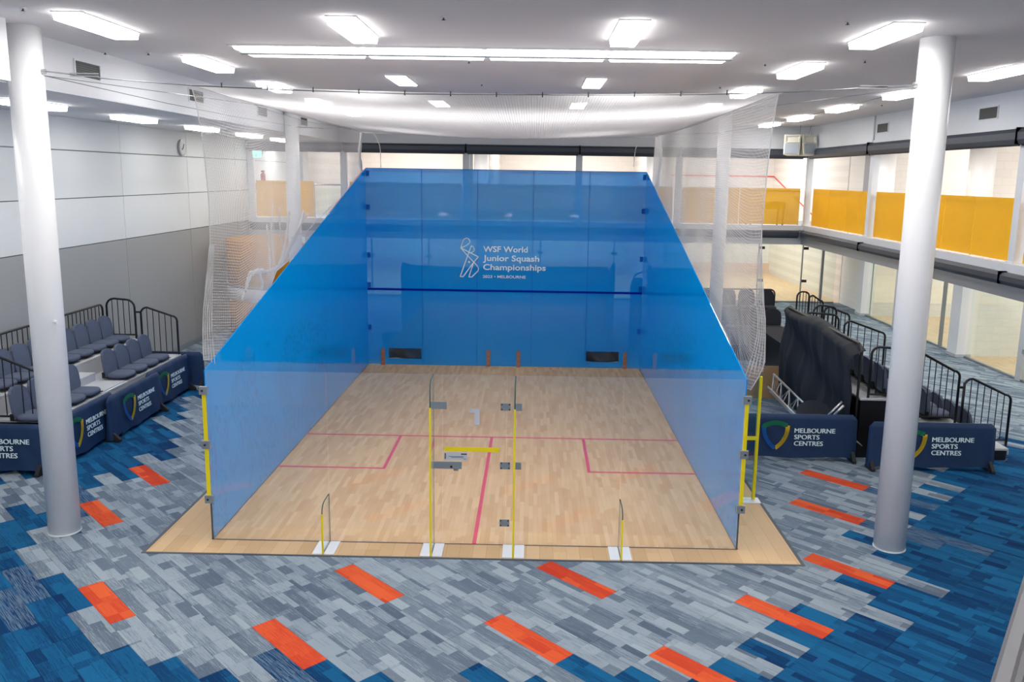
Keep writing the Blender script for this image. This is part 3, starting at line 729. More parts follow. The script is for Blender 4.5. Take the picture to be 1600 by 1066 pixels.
L = [(-3.19, 4.26, 3.19, 4.31), (-.025, 0.01, .025, 4.26), (-1.6, 2.61, -1.55, 4.26), (1.55, 2.61, 1.6, 4.26), (-3.19, 2.61, -1.6, 2.66), (1.6, 2.61, 3.19, 2.66)]
for (x0, y0, x1, y1) in L: B(x0, y0, 0, x1, y1, .002).build('court_line', 'pink', t)

# front wall
fw = thing('court_front_wall', 'translucent blue glass front wall of the court with white lettering', 'court wall', (0, 9.75, 0))
def plate_hole(x0, x1, z0, z1, hx0, hx1, hz0, hz1, y0, y1):
    m = M(); X = [x0, hx0, hx1, x1]; Z = [z0, hz0, hz1, z1]
    for yy in (y0, y1):
        vs = [(x, yy, z) for z in Z for x in X]; fs = []
        for j in range(3):
            for i in range(3):
                if i == 1 and j == 1: continue
                fs.append((j * 4 + i, j * 4 + i + 1, (j + 1) * 4 + i + 1, (j + 1) * 4 + i))
        m.add(vs, fs)
    def rim(a, b, c, d): m.add([(a, y0, b), (c, y0, d), (c, y1, d), (a, y1, b)], [(0, 1, 2, 3)])
    for (a, b, c, d) in ((x0, z0, x1, z0), (x1, z0, x1, z1), (x1, z1, x0, z1), (x0, z1, x0, z0), (hx0, hz0, hx1, hz0), (hx1, hz0, hx1, hz1), (hx1, hz1, hx0, hz1), (hx0, hz1, hx0, hz0)): rim(a, b, c, d)
    return m
for i in range(5):
    x0 = -3.2 + i * 1.28 + .0005; x1 = x0 + 1.279
    if i == 0: x0 = -3.203
    if i == 4: x1 = 3.203
    if i == 0: m = plate_hole(x0, x1, 0.01, 4.57, -2.72, -1.95, .15, .4, 9.75, 9.762)
    elif i == 4: m = plate_hole(x0, x1, 0.01, 4.57, 1.94, 2.71, .15, .4, 9.75, 9.762)
    else: m = B(x0, 9.75, 0.01, x1, 9.762, 4.57)
    m.build('glass_panel', 'film_front', fw)
for x in (-1.92, -.64, .64, 1.92): B(x - .005, 9.7445, .02, x + .005, 9.7485, 4.57).build('panel_seam', 'blueclamp', fw)
B(-3.2, 9.74, 1.78, 3.2, 9.748, 1.83).build('service_line', 'bluedark', fw)
B(-3.2, 9.74, 4.57, 3.2, 9.77, 4.585).build('top_edge', 'blueclamp', fw)
for x in (-2.855, -.365, .345, 2.855):
    bk_ = B(x - .045, 9.7, 0, x + .045, 9.748, .39).build('timber_bracket', 'bracket', fw, bevel=.004)
    for z in (.08, .2, .32): M().tube([(x, 9.7, z), (x, 9.692, z)], .012, 8).build('bolt', 'steel', bk_)
for sx in (-1, 1):
    for z in (4.46, 3.7, 2.6, 1.9, .9): B(sx * 3.12, 9.72, z - .06, sx * 3.19, 9.748, z + .06).build('corner_clamp', 'blueclamp', fw)
# lettering
def PXZ(px, py): return (-1.04 + (px - 719) * .0149, 3.02 - (py - 372) * .0146)
def Z5(x, y): return PXZ(710 + x / 10.667, 365 + y / 10.667)
figs = [[(110, 240), (135, 150), (160, 95), (190, 75), (220, 75), (248, 95), (262, 130), (250, 160), (205, 195), (110, 240)],
        [(110, 240), (240, 305), (402, 385), (322, 480)], [(110, 240), (215, 360), (325, 475), (385, 540), (405, 585), (395, 625), (295, 728), (245, 728), (285, 600), (325, 475)],
        [(285, 200), (240, 320), (100, 725), (150, 725), (325, 475)], [(285, 200), (318, 220), (332, 262), (322, 295), (290, 312), (240, 320)]]
m = M()
for i, pth in enumerate(figs): m.ribbon([Z5(*p) for p in pth], .024, 1, 9.738 - i * .0006, .0016)
cx, cz = Z5(248, 475); m.prism([(cx + .026 * cos(k * pi / 8), cz + .026 * sin(k * pi / 8)) for k in range(16)], 1, 9.737, 9.74)
m.xf(Matrix.Translation(-Vector((0, 9.75, 0)))); m.build('player_emblem', 'decal', fw, world=False)
RX = Matrix.Rotation(pi / 2, 4, 'X')
for s_, bx_, base, sz, wd, bd in (('WSF World', 480, 298, .187, 1.03, .022), ('Junior Squash', 480, 450, .187, 1.30, .022), ('Championships', 480, 602, .187, 1.455, .022), ('2023 • MELBOURNE', 475, 740, .09, 1.0, .016)):
    x, z = Z5(bx_, base); text_mesh(s_, sz, wd, 'decal', 'lettering', bd, fw, Matrix.Translation((x, -.012, z)) @ RX)

# side walls
for sx, nm in ((-1, 'left'), (1, 'right')):
    sw = thing('court_side_wall', 'blue glass side wall sloping down towards the viewer, %s side' % nm, 'court wall', (sx * 3.2, 4.9, 0))
    M().prism([(0, 0.0), (9.762, 0.0), (9.762, 4.57), (0.0, 2.13)], 0, sx * 3.203, sx * 3.215).build('glass_panel', 'film_side', sw)
    B(sx * 3.2, 0.0, 0, sx * 3.203, 9.75, .012).box(sx * 3.215, 0, 0, sx * 3.225, 9.75, .012).build('base_channel', 'edge', sw)
    B(sx * 3.2, -.014, 0, sx * 3.217, 0, .53).build('glass_edge', 'edge', sw)
    B(sx * 3.2, -.03, .58, sx * 3.245, -.015, 1.2).box(sx * 3.2, -.03, 1.27, sx * 3.245, -.015, 1.86).build('yellow_strip', 'yellow', sw)
    for z in (1.89, 1.22, .53):
        c = B(sx * 3.17, -.05, z - .05, sx * 3.27, -.014, z + .05).build('corner_clamp', 'satin', sw, bevel=.004)
        M().tube([(sx * 3.23, -.05, z), (sx * 3.23, -.058, z)], .014, 10).build('bolt', 'bolt', c)
    if sx == 1:
        f = B(3.22, 1.57, 0.02, 3.79, 1.582, 1.75).build('glass_fin', 'glassgreen', sw)
        B(3.79, 1.55, .03, 3.83, 1.6, 1.8).build('yellow_post', 'yellow', sw, bevel=.004)
        B(3.25, 1.545, .9, 3.8, 1.565, .95).build('yellow_crossbar', 'yellow', sw)
        B(3.4, 1.48, 0, 3.9, 1.68, .015).build('foot_plate', 'white', sw)

# back wall with door
bw = thing('court_back_wall', 'clear glass back wall of the court, nearest the viewer', 'court wall', (0, 0, 0))
for (a, b) in ((-3.2, -1.765), (-1.765, -.49), (.49, 1.765), (1.765, 3.2)):
    B(a + .003, -.006, .012, b - .003, .006, 2.13).build('glass_panel', 'glass', bw)
for (a, b) in ((-.487, -.385), (.385, .487)): B(a, -.006, .012, b, .006, 2.13).build('side_pane', 'glass', bw)
dr = B(-.38, -.006, .02, .38, .006, 2.13).build('door', 'glass', bw)
def plt(x0, x1, z0, z1, nm, mat, par, y=-.02, d=.014, bolts=()):
    o = B(x0, y, z0, x1, y + d, z1).build(nm, mat, par, bevel=.003)
    return o
for z in (1.75, 1.02, .29):
    h = plt(.31, .43, z - .045, z + .045, 'hinge', 'satin', bw)
    q = M()
    for dx in (.325, .415):
        for dz in (-.03, .03): q.tube([(dx, -.02, z + dz), (dx, -.025, z + dz)], .009, 8)
    q.build('screws', 'bolt', h)
for z in (1.75, 1.02): plt(.495, .565, z - .045, z + .045, 'clamp_plate', 'satin', bw)
plt(-.52, -.33, 1.71, 1.8, 'clamp_plate', 'satin', bw)
lk = plt(-.49, -.15, .97, 1.06, 'lock_case', 'satin', bw, -.026, .02)
B(-.245, -.045, .955, -.19, -.026, .985).build('latch_handle', 'steel', lk); M().tube([(-.275, -.026, 1.0), (-.275, -.035, 1.0)], .016, 10).build('keyhole', 'bolt', lk)
B(-.36, -.0085, 1.185, .30, -.0065, 1.24).build('yellow_bar', 'yellow', bw)
sg = B(-.365, -.0085, 1.075, -.085, -.0065, 1.175).build('notice', 'decal_grey', bw)
q = M().box(-.16, -.0095, 1.145, -.09, -.0085, 1.16)
for k, (a, b) in enumerate(((-.31, -.13), (-.28, -.13), (-.13, -.1))): q.box(a, -.0095, 1.12 - k * .015, b, -.0085, 1.125 - k * .015)
q.box(-.355, -.0095, 1.09, -.343, -.0085, 1.16); q.build('notice_print', 'bolt', sg)
M().prism([(-.055, 1.72), (.06, 1.72), (.06, 1.52), (.0, 1.52), (.0, 1.672), (-.055, 1.672)], 1, -.009, -.0075).build('numeral', 'decal_grey', bw)
# fins
for x, h, l in ((-1.765, .62, 'short'), (-.487, 2.13, 'tall'), (.487, 2.13, 'tall'), (1.765, .62, 'short')):
    top = h
    poly = [(-.006, .015), (-.36, .015), (-.36, top - .1), (-.345, top - .05), (-.3, top - .015), (-.24, top), (-.006, top)]
    q = M(); n = len(poly)
    q.prism(poly, 0, x - .006, x + .006)
    for i in range(n): q.mi[2 + i] = 1
    f = q.build('glass_fin', ['glass', 'greenedge'], bw)
    yt = 1.82 if h > 1 else .5
    B(x - .011, -.372, .01, x + .011, -.361, yt).build('yellow_edge', 'yellow', f)
    B(x - .13, -.37, 0, x - .012, -.02, .012).box(x + .012, -.37, 0, x + .13, -.02, .012).build('foot_plate', 'white', f)

# ================================================================= NETS
random.seed(3)
def hem(yv):
    T = [(.15, 2.22), (1.3, 2.0), (2.0, 2.12), (2.7, 2.55), (3.1, 2.95), (4.1, 3.04), (4.9, 3.1), (6.1, 3.3), (7.1, 3.45), (10.3, 3.8)]
    for (a, b), (c, d) in zip(T[:-1], T[1:]):
        if yv <= c: return b + (d - b) * max(0, yv - a) / (c - a)
    return T[-1][1]
CELL = .034
def net(name, label, fn, nu, nv, segu, segv, r=.0021, cat='net'):
    """fn(u,v)->point; cords of both directions as thin tubes"""
    t = thing(name, label, cat, fn(0, 1))
    m = M()
    for i in range(nu + 1):
        m.tube([fn(i / nu, j / segv) for j in range(segv + 1)], r, 3, False)
    for j in range(nv + 1):
        m.tube([fn(i / segu, j / nv) for i in range(segu + 1)], r, 3, False)
    o = m.build('netting', 'net', t); o['kind'] = 'stuff'
    bd = M()
    bd.tube([fn(0, j / 20) for j in range(21)], .006, 6); bd.tube([fn(i / 40, 0) for i in range(41)], .005, 6); bd.tube([fn(i / 40, 1) for i in range(41)], .006, 6)
    bd.build('border_rope', 'net', t)
    return t
EDGE = {-1: [(2.0, 3.27), (2.28, 3.27), (2.79, 3.25), (3.47, 3.13), (4.07, 3.11), (4.73, 3.14), (5.22, 3.2), (5.42, 3.25)],
        1: [(2.0, 3.3), (2.24, 3.45), (2.82, 3.42), (3.3, 3.34), (3.87, 3.31), (4.6, 3.33), (5.2, 3.37), (5.42, 3.4)]}
def curtain(sx):
    def fn(u, v):
        y = .15 + 10.1 * u; top = 5.42 - .06 * sin(pi * u); bot = hem(y) if sx < 0 else min(hem(y), 2.05 + .12 * max(0, y - 1))
        if sx > 0: bot = 2.0 + .18 * max(0, y - .8) - .1 * sin(y * 2)
        z = top + (bot - top) * v
        x = 3.27 + .16 * sin(min(1, u * 1.6) * pi / 2) * (1 - v * .35) + .012 * v * sin(u * 34)
        e = itp(EDGE[sx], z); k = min(1, u / .5); k = k * k * (3 - 2 * k)
        x = e + (x - e) * k
        yy = y + .01 * v * sin(u * 50)
        return (sx * x, yy, z)
    return fn
net('net_curtain', 'white mesh net curtain hanging left of the court', curtain(-1), 290, 92, 80, 18, .0024)
net('net_curtain', 'white mesh net curtain hanging right of the court', curtain(1), 290, 92, 80, 18, .0024)
def roof(u, v):
    x = -3.3 + 6.75 * u; y = .15 + 10.05 * v
    edge = 5.4 + .04 * (1 - v)
    z = edge - .02 - .2 * sin(pi * v) * sin(pi * u) ** .6 * 1.0 - .06 * sin(pi * u)
    return (x, y, z)
net('roof_net', 'white mesh net sagging over the court like a roof', roof, 200, 300, 16, 16, .0017)
# bunched net ropes on the left and loose cords
t = thing('gathered_net', 'bunched white net tied up in strands behind the left curtain', 'net', (-3.7, 4, 3))
def strand(pts, r, nm='strand', n=7):
    P = [Vector(p) for p in pts]; out = []
    for i in range(len(P) - 1):
        for k in range(6):
            s_ = k / 6; a = P[max(i - 1, 0)]; b = P[i]; c = P[i + 1]; d = P[min(i + 2, len(P) - 1)]
            out.append(.5 * ((2 * b) + (c - a) * s_ + (2 * a - 5 * b + 4 * c - d) * s_ ** 2 + (3 * b - a - 3 * c + d) * s_ ** 3))
    out.append(P[-1]); rr = [r * (1 + .35 * sin(i * 1.7)) for i in range(len(out))]
    return M().tube(out, rr, n)
def PL(px, py, x=-3.75):
    d = fwd + r2 * ((px - 819.08) / F) - u2 * ((py - 507.36) / F); k = (x - CAM.x) / d.x; return CAM + d * k
for pts, r in (([(392, 428), (405, 423), (418, 425), (430, 420), (440, 412), (450, 392), (455, 378)], .035), ([(395, 424), (388, 440), (383, 455)], .02), ([(405, 424), (410, 445), (408, 452)], .022), ([(422, 424), (421, 400), (418, 370), (417, 350)], .014),
               ([(436, 415), (446, 380), (450, 345), (452, 330)], .022), ([(444, 400), (438, 360), (436, 325)], .014), ([(430, 418), (424, 370), (426, 320)], .01), ([(452, 385), (470, 350), (482, 335)], .018), ([(455, 372), (480, 360), (495, 345), (520, 320)], .010), ([(378, 470), (388, 430), (392, 424)], .009), ([(448, 395), (462, 370), (470, 348), (475, 330)], .03)):
    strand([PL(*p) for p in pts], r).build('strand', 'net', t, smooth=True)
t = thing('gathered_net', 'gathered white net strip hanging at the left back corner of the roof net', 'net', (-3.5, 10.2, 5.3))
strand([(-3.35, 10.2, 5.42), (-3.42, 10.2, 4.9), (-3.38, 10.25, 4.3), (-3.4, 10.2, 3.5)], .035).build('strand', 'net', t, smooth=True)
strand([(-3.1, 10.2, 5.4), (-2.95, 10.2, 5.1), (-2.93, 10.2, 4.6)], .008).build('strand', 'net', t)
t = thing('gathered_net', 'gathered white net strip hanging at the right back corner of the roof net', 'net', (3.5, 10.2, 5.3))
strand([(3.5, 10.2, 5.42), (3.58, 10.2, 4.9), (3.52, 10.25, 4.3), (3.55, 10.2, 3.0)], .03).build('strand', 'net', t, smooth=True)
strand([(3.1, 10.2, 5.42), (2.98, 10.2, 5.1), (2.95, 10.2, 4.7)], .008).build('strand', 'net', t)
# bunches where the curtains end in front
t = thing('gathered_net', 'gathered net bundle at the lower front corner of the left curtain', 'net', (-3.27, .15, 2.2))
for k in range(5):
    dx = k * .03
    strand([(-itp(EDGE[-1], z) + dx * (4.2 - z) * .5, .14 + dx * .3, z) for z in (3.6, 3.0, 2.6, 2.25 - .02 * k)], .004).build('strand', 'net', t)
t = thing('gathered_net', 'gathered net bundle at the lower front corner of the right curtain', 'net', (3.4, .15, 2.1))
for k in range(5):
    dx = k * .03
    strand([(itp(EDGE[1], z) - dx * (4.2 - z) * .5, .14 + dx * .3, z) for z in (3.6, 3.0, 2.6, 2.2 - .03 * k)], .004).build('strand', 'net', t)

# ---- cables
def catmull(T, n=8):
    P = [Vector(p) for p in T]; out = []
    for i in range(len(P) - 1):
        for k in range(n): out.append(P[i].lerp(P[i + 1], k / n))
    return out + [P[-1]]
fc = [(-4.96, .15, 5.55), (-4.33, .15, 5.48), (-3.24, .15, 5.41), (-2.15, .15, 5.375), (-.76, .15, 5.35), (1.12, .15, 5.365), (2.56, .15, 5.39), (3.37, .15, 5.42), (4.0, .15, 5.46), (4.96, .15, 5.53)]
t = thing('cable', 'steel cable with turnbuckles strung between the two front columns', 'cable', (0, .15, 5.36))
M().tube(catmull(fc, 3), .006, 6).build('wire', 'cable', t, smooth=True)
for sx, z in ((-1, 5.54), (1, 5.525)):
    tb = M().tube([(sx * 4.9, .15, z), (sx * 4.62, .15, z - .025)], .008, 6)
    tb.build('threaded_rod', 'steel', t)
    M().box(sx * 4.62, .135, z - .05, sx * 4.3, .165, z - .04).box(sx * 4.62, .135, z - .02, sx * 4.3, .165, z - .01).build('turnbuckle', 'steel', t)
    M().tube([(sx * 4.94, .15, z), (sx * 4.9, .15, z)], .03, 10).build('eye_bolt', 'steel', t)
q = M()
for x in [-2.9 + i * .52 for i in range(12)]:
    zz = 5.35 + .008 * x * x * .9; q.tube([(x, .15, zz - .02), (x, .15, zz + .035)], .008, 5)
q.build('net_clips', 'bolt', t)
for sx, l in ((-1, 'left'), (1, 'right')):
    t = thing('cable', 'thin steel cable running back along the %s columns' % l, 'cable', (sx * 5.1, 5, 5.5))
    M().tube([(sx * 5.1, .33, 5.53), (sx * 5.1, 3.8, 5.49), (sx * 5.1, 7, 5.49), (sx * 5.1, 10.55, 5.54)], .005, 5).build('wire', 'cable', t)
    M().tube([(sx * 4.96, .17, 5.5), (sx * 3.5, 3.5, 5.45), (sx * 3.4, 10.2, 5.45), (sx * 5.0, 10.6, 5.5)], .004, 5).build('net_wire', 'cable', t)
t = thing('cable', 'steel cable behind the court between the two back columns', 'cable', (0, 10.3, 5.4))
M().tube([(-4.97, 10.6, 5.52), (-3.5, 10.25, 5.44), (0, 10.22, 5.42), (3.5, 10.25, 5.44), (4.97, 10.6, 5.52)], .005, 5).build('wire', 'cable', t)

# ================================================================= BLEACHER SEATS
def make_seat(name, label, mat, group):
    """local: front of the pad at x=0 facing +x, y centred, z=0 underside"""
    t = thing(name, label, 'seat', (0, 0, 0), group)
    def sup(w, d, n=20, e=3.2, taper=0):
        return [((abs(cos(a)) ** (2 / e)) * (1 if cos(a) >= 0 else -1) * d, (abs(sin(a)) ** (2 / e)) * (1 if sin(a) >= 0 else -1) * w) for a in [2 * pi * i / n for i in range(n)]]
    o = sup(.215, .215); m = M(); n = len(o); rings = []
    for (k, z) in ((.96, .0), (1, .02), (1, .045), (.93, .07), (.6, .078)): rings.append([(p[0] * k - .225, p[1] * k, z - (.012 if k < .7 else 0)) for p in o])
    vs = [v for r in rings for v in r]; fs = [tuple(range(n - 1, -1, -1)), tuple((len(rings) - 1) * n + i for i in range(n))]
    for j in range(len(rings) - 1): fs += [(j * n + i, j * n + (i + 1) % n, (j + 1) * n + (i + 1) % n, (j + 1) * n + i) for i in range(n)]
    m.add(vs, fs).build('seat_pad', mat, t, smooth=True, world=False)
    # backrest: rounded top, narrowing
    prof = [(-.19, .03), (-.215, .12), (-.215, .3), (-.195, .4), (-.14, .455), (-.06, .478), (.06, .478), (.14, .455), (.195, .4), (.215, .3), (.215, .12), (.19, .03)]
    m = M(); np_ = len(prof)
    def bx_(z, y): return -.43 - z * .16 + .9 * y * y * (.5 + z)
    fr = [(bx_(z, y) + .03, y, z) for y, z in prof]; bk2 = [(bx_(z, y) - .018, y, z) for y, z in prof]
    fc_ = [(bx_(z, y * .8) + .04, y * .86, .04 + (z - .04) * .93) for y, z in prof]
    m.add(fr + bk2 + fc_, [(i, (i + 1) % np_, np_ + (i + 1) % np_, np_ + i) for i in range(np_)] + [(2 * np_ + i, 2 * np_ + (i + 1) % np_, (i + 1) % np_, i) for i in range(np_)] + [tuple(range(2 * np_, 3 * np_)), tuple(range(2 * np_ - 1, np_ - 1, -1))])
    m.build('backrest', mat, t, smooth=False, world=False, bevel=.006)
    M().box(-.46, -.2, -.01, -.02, .2, .0).box(-.47, -.215, .0, -.42, -.19, .1).box(-.47, .19, .0, -.42, .215, .1).build('seat_frame', 'black', t, world=False)
    return t
s0 = make_seat('bleacher_seat', 'x', 'seat', 'seats of the left grandstand')
first = True
def put(x, y, z, rz, label, group, src=None):
    global first
    if first and src is None:
        s0.location = (x, y, z); s0.rotation_euler = (0, 0, rz); s0['label'] = label; s0['group'] = group; first = False
    else: dup(src or s0, (x, y, z), rz, label, group)
gl = 'seats of the left grandstand'
on = ['first', 'second', 'third', 'fourth', 'fifth', 'sixth', 'seventh', 'eighth', 'ninth']
for i in range(4): put(-6.5, 5.0 + i * .465, .8, 0, 'grey front row seat on the left grandstand, %s beyond the aisle gap' % on[i], gl)
for i in range(4): put(-6.5, 3.74 - i * .465, .8, 0, 'grey front row seat of the left grandstand, %s on the near side of the aisle' % on[i], gl)
for i in range(9): put(-7.36, 6.62 - i * .465, 1.12, 0, 'grey back row seat on the left grandstand, %s from the far end' % on[i], gl)
gr_ = 'seats of the right grandstand'
for r_, (xb, zp) in enumerate(((6.85, 1.05), (7.58, .67), (8.3, .33))):
    for i in range(7):
        put(xb - .02, 3.85 + i * .465, zp, 0, 'grey seat on the right grandstand, %s row from the drape, %s from the near end' % (on[r_], on[i]), gr_)

# ================================================================= GRANDSTANDS
def stand(name, label, x0, tiers, y0, y1, facing, loc, matd='deck'):
    t = thing(name, label, 'grandstand', loc)
    for (xa, xb, z) in tiers:
        B(xa, y0, z - .035, xb, y1, z).build('deck', matd, t, bevel=.004)
        B(xa + .02, y0 + .02, 0, xb - .02, y1 - .02, z - .035).build('understructure', 'black', t)
        xr = xb if facing > 0 else xa
        B(xr - .012, y0, max(.1, z - .34), xr + .002, y1, z - .04).build('riser', matd, t)
    return t
ls = stand('grandstand', 'two tier grandstand with grey seats beside the left wall', 0, [(-7.32, -6.5, .76), (-8.05, -7.32, 1.07)], 2.3, 7.05, 1, (-7.3, 4.6, 0))
B(-7.5, 4.0, .76, -7.05, 4.72, .92).build('aisle_step', 'deck', ls, bevel=.006)
B(-7.05, 4.0, .761, -6.55, 4.72, .775).build('aisle_mat', 'deck', ls)
rs = stand('grandstand', 'three tier grandstand facing the right glass front', 0, [(5.98, 6.85, 1.0), (6.85, 7.62, .6), (7.62, 8.45, .2)], 3.55, 7.1, 1, (7.2, 5.3, 0))
# rails: frame in a vertical plane; pts top profile
def rail(label, p0, p1, zb, top0, top1, n, arch=(.12, .12), foot=0.1, parent=None, r=.021):
    """frame between ground points p0,p1 with bottom bar heights zb=(z0,z1), top heights top0/top1, n bars"""
    t = thing('guard_rail', label, 'railing', ((p0[0] + p1[0]) / 2, (p0[1] + p1[1]) / 2, min(zb)))
    P0, P1 = Vector((p0[0], p0[1], 0)), Vector((p1[0], p1[1], 0)); d = (P1 - P0); Ln = d.length; d.normalize()
    def at(s_, z): q = P0 + d * s_; return (q.x, q.y, z)
    a0, a1 = arch
    def top(s_): return top0 + (top1 - top0) * s_ / Ln
    pts = [at(0, zb[0] - foot), at(0, top0 - a0)]
    for k in range(1, 5): a = pi / 2 * k / 4; pts.append(at(a0 * (1 - cos(a)), top(a0) - a0 * (1 - sin(a))))
    for k in range(0, 5): a = pi / 2 * k / 4; pts.append(at(Ln - a1 + a1 * sin(a), top(Ln - a1) - a1 * (1 - cos(a))))
    pts += [at(Ln, zb[1] - foot)]
    M().tube(pts, r, 10).build('frame', 'black', t, smooth=True)
    M().tube([at(0, zb[0]), at(Ln, zb[1])], r * .8, 8).build('bottom_bar', 'black', t)
    def topz(s_):
        z = top(s_)
        if s_ < a0: z = top(a0) - a0 + sqrt(max(0, a0 * a0 - (a0 - s_) ** 2))
        if s_ > Ln - a1: z = top(Ln - a1) - a1 + sqrt(max(0, a1 * a1 - (s_ - Ln + a1) ** 2))
        return z
    for i in range(1, n + 1):
        s_ = Ln * i / (n + 1); zb_ = zb[0] + (zb[1] - zb[0]) * s_ / Ln
        M().tube([at(s_, zb_), at(s_, topz(s_))], r * .42, 6).build('bar', 'black', t)
    return t
rail('black arched guard rail at the far upper end of the left grandstand', (-7.97, 7.05), (-7.4, 7.05), (1.15, 1.15), 1.9, 1.86, 4, (.16, .16))
rail('black sloping guard rail at the far lower end of the left grandstand', (-7.28, 7.05), (-6.55, 7.05), (1.1 - .3, .8), 1.76, 1.52, 5, (.13, .1))
M().tube([(-7.4, 7.05, 1.62), (-7.28, 7.05, 1.62)], .02, 8).build('rail_link', 'black', ls)
M().tube([(-7.4, 7.05, 1.12), (-7.28, 7.05, 1.1)], .02, 8).build('rail_link', 'black', ls)
rail('long black guard rail behind the back row, far half', (-8.03, 7.0), (-8.03, 4.75), (1.15, 1.15), 1.78, 1.78, 15)
rail('long black guard rail behind the back row, near half', (-8.03, 4.6), (-8.03, 2.3), (1.15, 1.15), 1.78, 1.78, 15)
rail('black sloping guard rail at the near lower end of the left grandstand', (-7.5, 2.3), (-6.6, 2.3), (.82, .82), 1.86, 1.5, 6, (.1, .1))
rail('black guard rail at the near upper end of the left grandstand', (-8.03, 2.32), (-7.58, 2.32), (1.15, 1.15), 1.9, 1.9, 3, (.1, .1))
# right stand near side (A, B, C) and far side
rail('black guard rail on the top tier just left of the front right column', (6.12, 3.6), (6.78, 3.6), (1.06, 1.06), 1.85, 1.8, 5, (.12, .12))
rail('black sloping guard rail just right of the front right column', (6.87, 3.6), (7.56, 3.6), (.7, .7), 1.78, 1.42, 6, (.1, .1))
rail('lowest black sloping guard rail at the end of the right grandstand', (7.65, 3.6), (8.42, 3.6), (.33, .33), 1.4, 1.05, 6, (.12, .1))
M().tube([(7.56, 3.6, 1.2), (7.65, 3.6, 1.2)], .022, 8).build('rail_link', 'black', rs)
rail('black guard rail at the far end of the right grandstand, middle tier', (6.92, 7.0), (7.75, 7.0), (.75, .75), 1.73, 1.44, 5, (.12, .1))
rail('black guard rail at the far end of the right grandstand, top tier', (6.1, 7.0), (6.8, 7.0), (1.06, 1.06), 1.86, 1.8, 5, (.14, .14))
rail('black arched guard rail of the grandstand beyond, upper frame', (6.62, 8.0), (7.1, 8.0), (1.1, 1.1), 1.88, 1.8, 5, (.16, .1))
rail('black guard rail of the grandstand beyond, lower frame', (6.95, 8.3), (7.5, 8.3), (.9, .9), 1.82, 1.6, 5, (.12, .1))
rail('black tall arched guard rail furthest back beside the black drape', (6.88, 10.0), (7.16, 10.0), (.9, .9), 1.88, 1.86, 3, (.12, .1))
rail('black sloping guard rail furthest back on the right', (7.17, 10.0), (7.5, 10.0), (.7, .7), 1.84, 1.62, 4, (.08, .08))
s2 = stand('grandstand', 'black grandstand beyond the draped one on the right', 0, [(6.0, 6.85, 1.0), (6.85, 7.6, .6)], 7.95, 10.1, 1, (6.8, 9, 0), 'blackseat')

# black drape over the back rail of the right stand
def drape_fn(x, y0, y1, ztop, zbot, amp=.05, axis=0, s=-1, seed=0):
    def fn(u, v):
        y = y0 + (y1 - y0) * u; z = ztop(u) + (zbot - ztop(u)) * v
        d = amp * (.3 + v) * (sin(u * 41 + seed) * .5 + sin(u * 23 + 2 * v + seed) * .6 + sin(u * 77 + 4 * v) * .25) + .05 * sin(v * 7 + u * 3) + .03 * sin((u * 9 + v * 13))
        if v < .06: d = d * v / .06 - .16 * (1 - v / .06); z -= .03 * (1 - v / .06)
        return (x + s * d, y, z) if axis == 0 else (y, x + s * d, z)
    return fn
t = thing('black_drape', 'black mesh cloth draped over the back rail of the right grandstand', 'drape', (5.93, 5.5, 0))
M().grid(drape_fn(5.85, 3.56, 7.65, lambda u: 1.935 - .04 * sin(u * 9) - (.12 * max(0, 1 - u * 12)), .02, .05), 110, 30).build('cloth', 'blackcloth', t, smooth=True, solid=.004)
M().tube([(5.95, 3.6, .1), (5.95, 3.6, 1.75), (5.95, 3.7, 1.87), (5.95, 7.5, 1.87), (5.95, 7.6, 1.75), (5.95, 7.6, .1)], .022, 8).build('rail_frame', 'black', t)
# back black seating block and draped stand behind the front wall
t = thing('grandstand', 'black covered grandstand seen through the net on the right behind the court', 'grandstand', (5.0, 11.6, 0))
for (ya, yb, z) in ((10.9, 11.6, .4), (11.6, 12.3, .85)): B(3.4, ya, 0, 7.0, yb, z).build('deck', 'blackseat', t, bevel=.01)
bs = make_seat('covered_seat', 'x', 'blackseat', 'black covered seats behind the court')
k = 0
for (yy, zz, rn) in ((11.0, .75, 'front'), (11.75, 1.15, 'back')):
    for i in range(7):
        lb = 'black covered seat behind the court, %s row, %s from the right' % (rn, on[i])
        if k == 0: bs.location = (6.75, yy, zz); bs.rotation_euler = (0, 0, -pi / 2); bs['label'] = lb
        else: dup(bs, (6.75 - i * .5, yy, zz), -pi / 2, lb)
        B(6.75 - i * .5 - .2, yy, zz - .36, 6.75 - i * .5 + .2, yy + .4, zz - .01).build('seat_box', 'blackseat', t)
        k += 1
rail('long black guard rail behind the black covered seats', (3.5, 12.25), (7.0, 12.25), (.95, .95), 1.62, 1.62, 22)
t = thing('black_drape', 'black cloth covered stand seen through the blue front wall', 'drape', (0, 12.2, 0))
M().grid(drape_fn(12.1, -2.78, 2.6, lambda u: 2.16 - .03 * u + .05 * max(0, 1 - u * 20) - .04 * sin(u * 5), .02, .05, axis=1), 110, 22).build('cloth', 'blackcloth', t, smooth=True, solid=.004)
B(-2.75, 12.25, 0, 2.55, 13.4, 1.0).build('understructure', 'black', t)
rail('black guard rail at the right end of the draped stand behind the blue wall', (1.9, 12.0), (2.5, 12.0), (1.5, 1.5), 2.15, 2.12, 3, (.1, .2))
t = thing('black_drape', 'narrow upright black cloth beside the draped stand behind the blue wall', 'drape', (2.7, 12, 0))
M().prism([(2.56, 0), (2.78, 0), (2.78, 2.25), (2.74, 2.3), (2.56, 1.9)], 1, 12.0, 12.2).build('cloth', 'blackcloth', t)
t = thing('black_drape', 'black cloth over two arched rails at the right behind the blue wall', 'drape', (3.7, 12, 0))
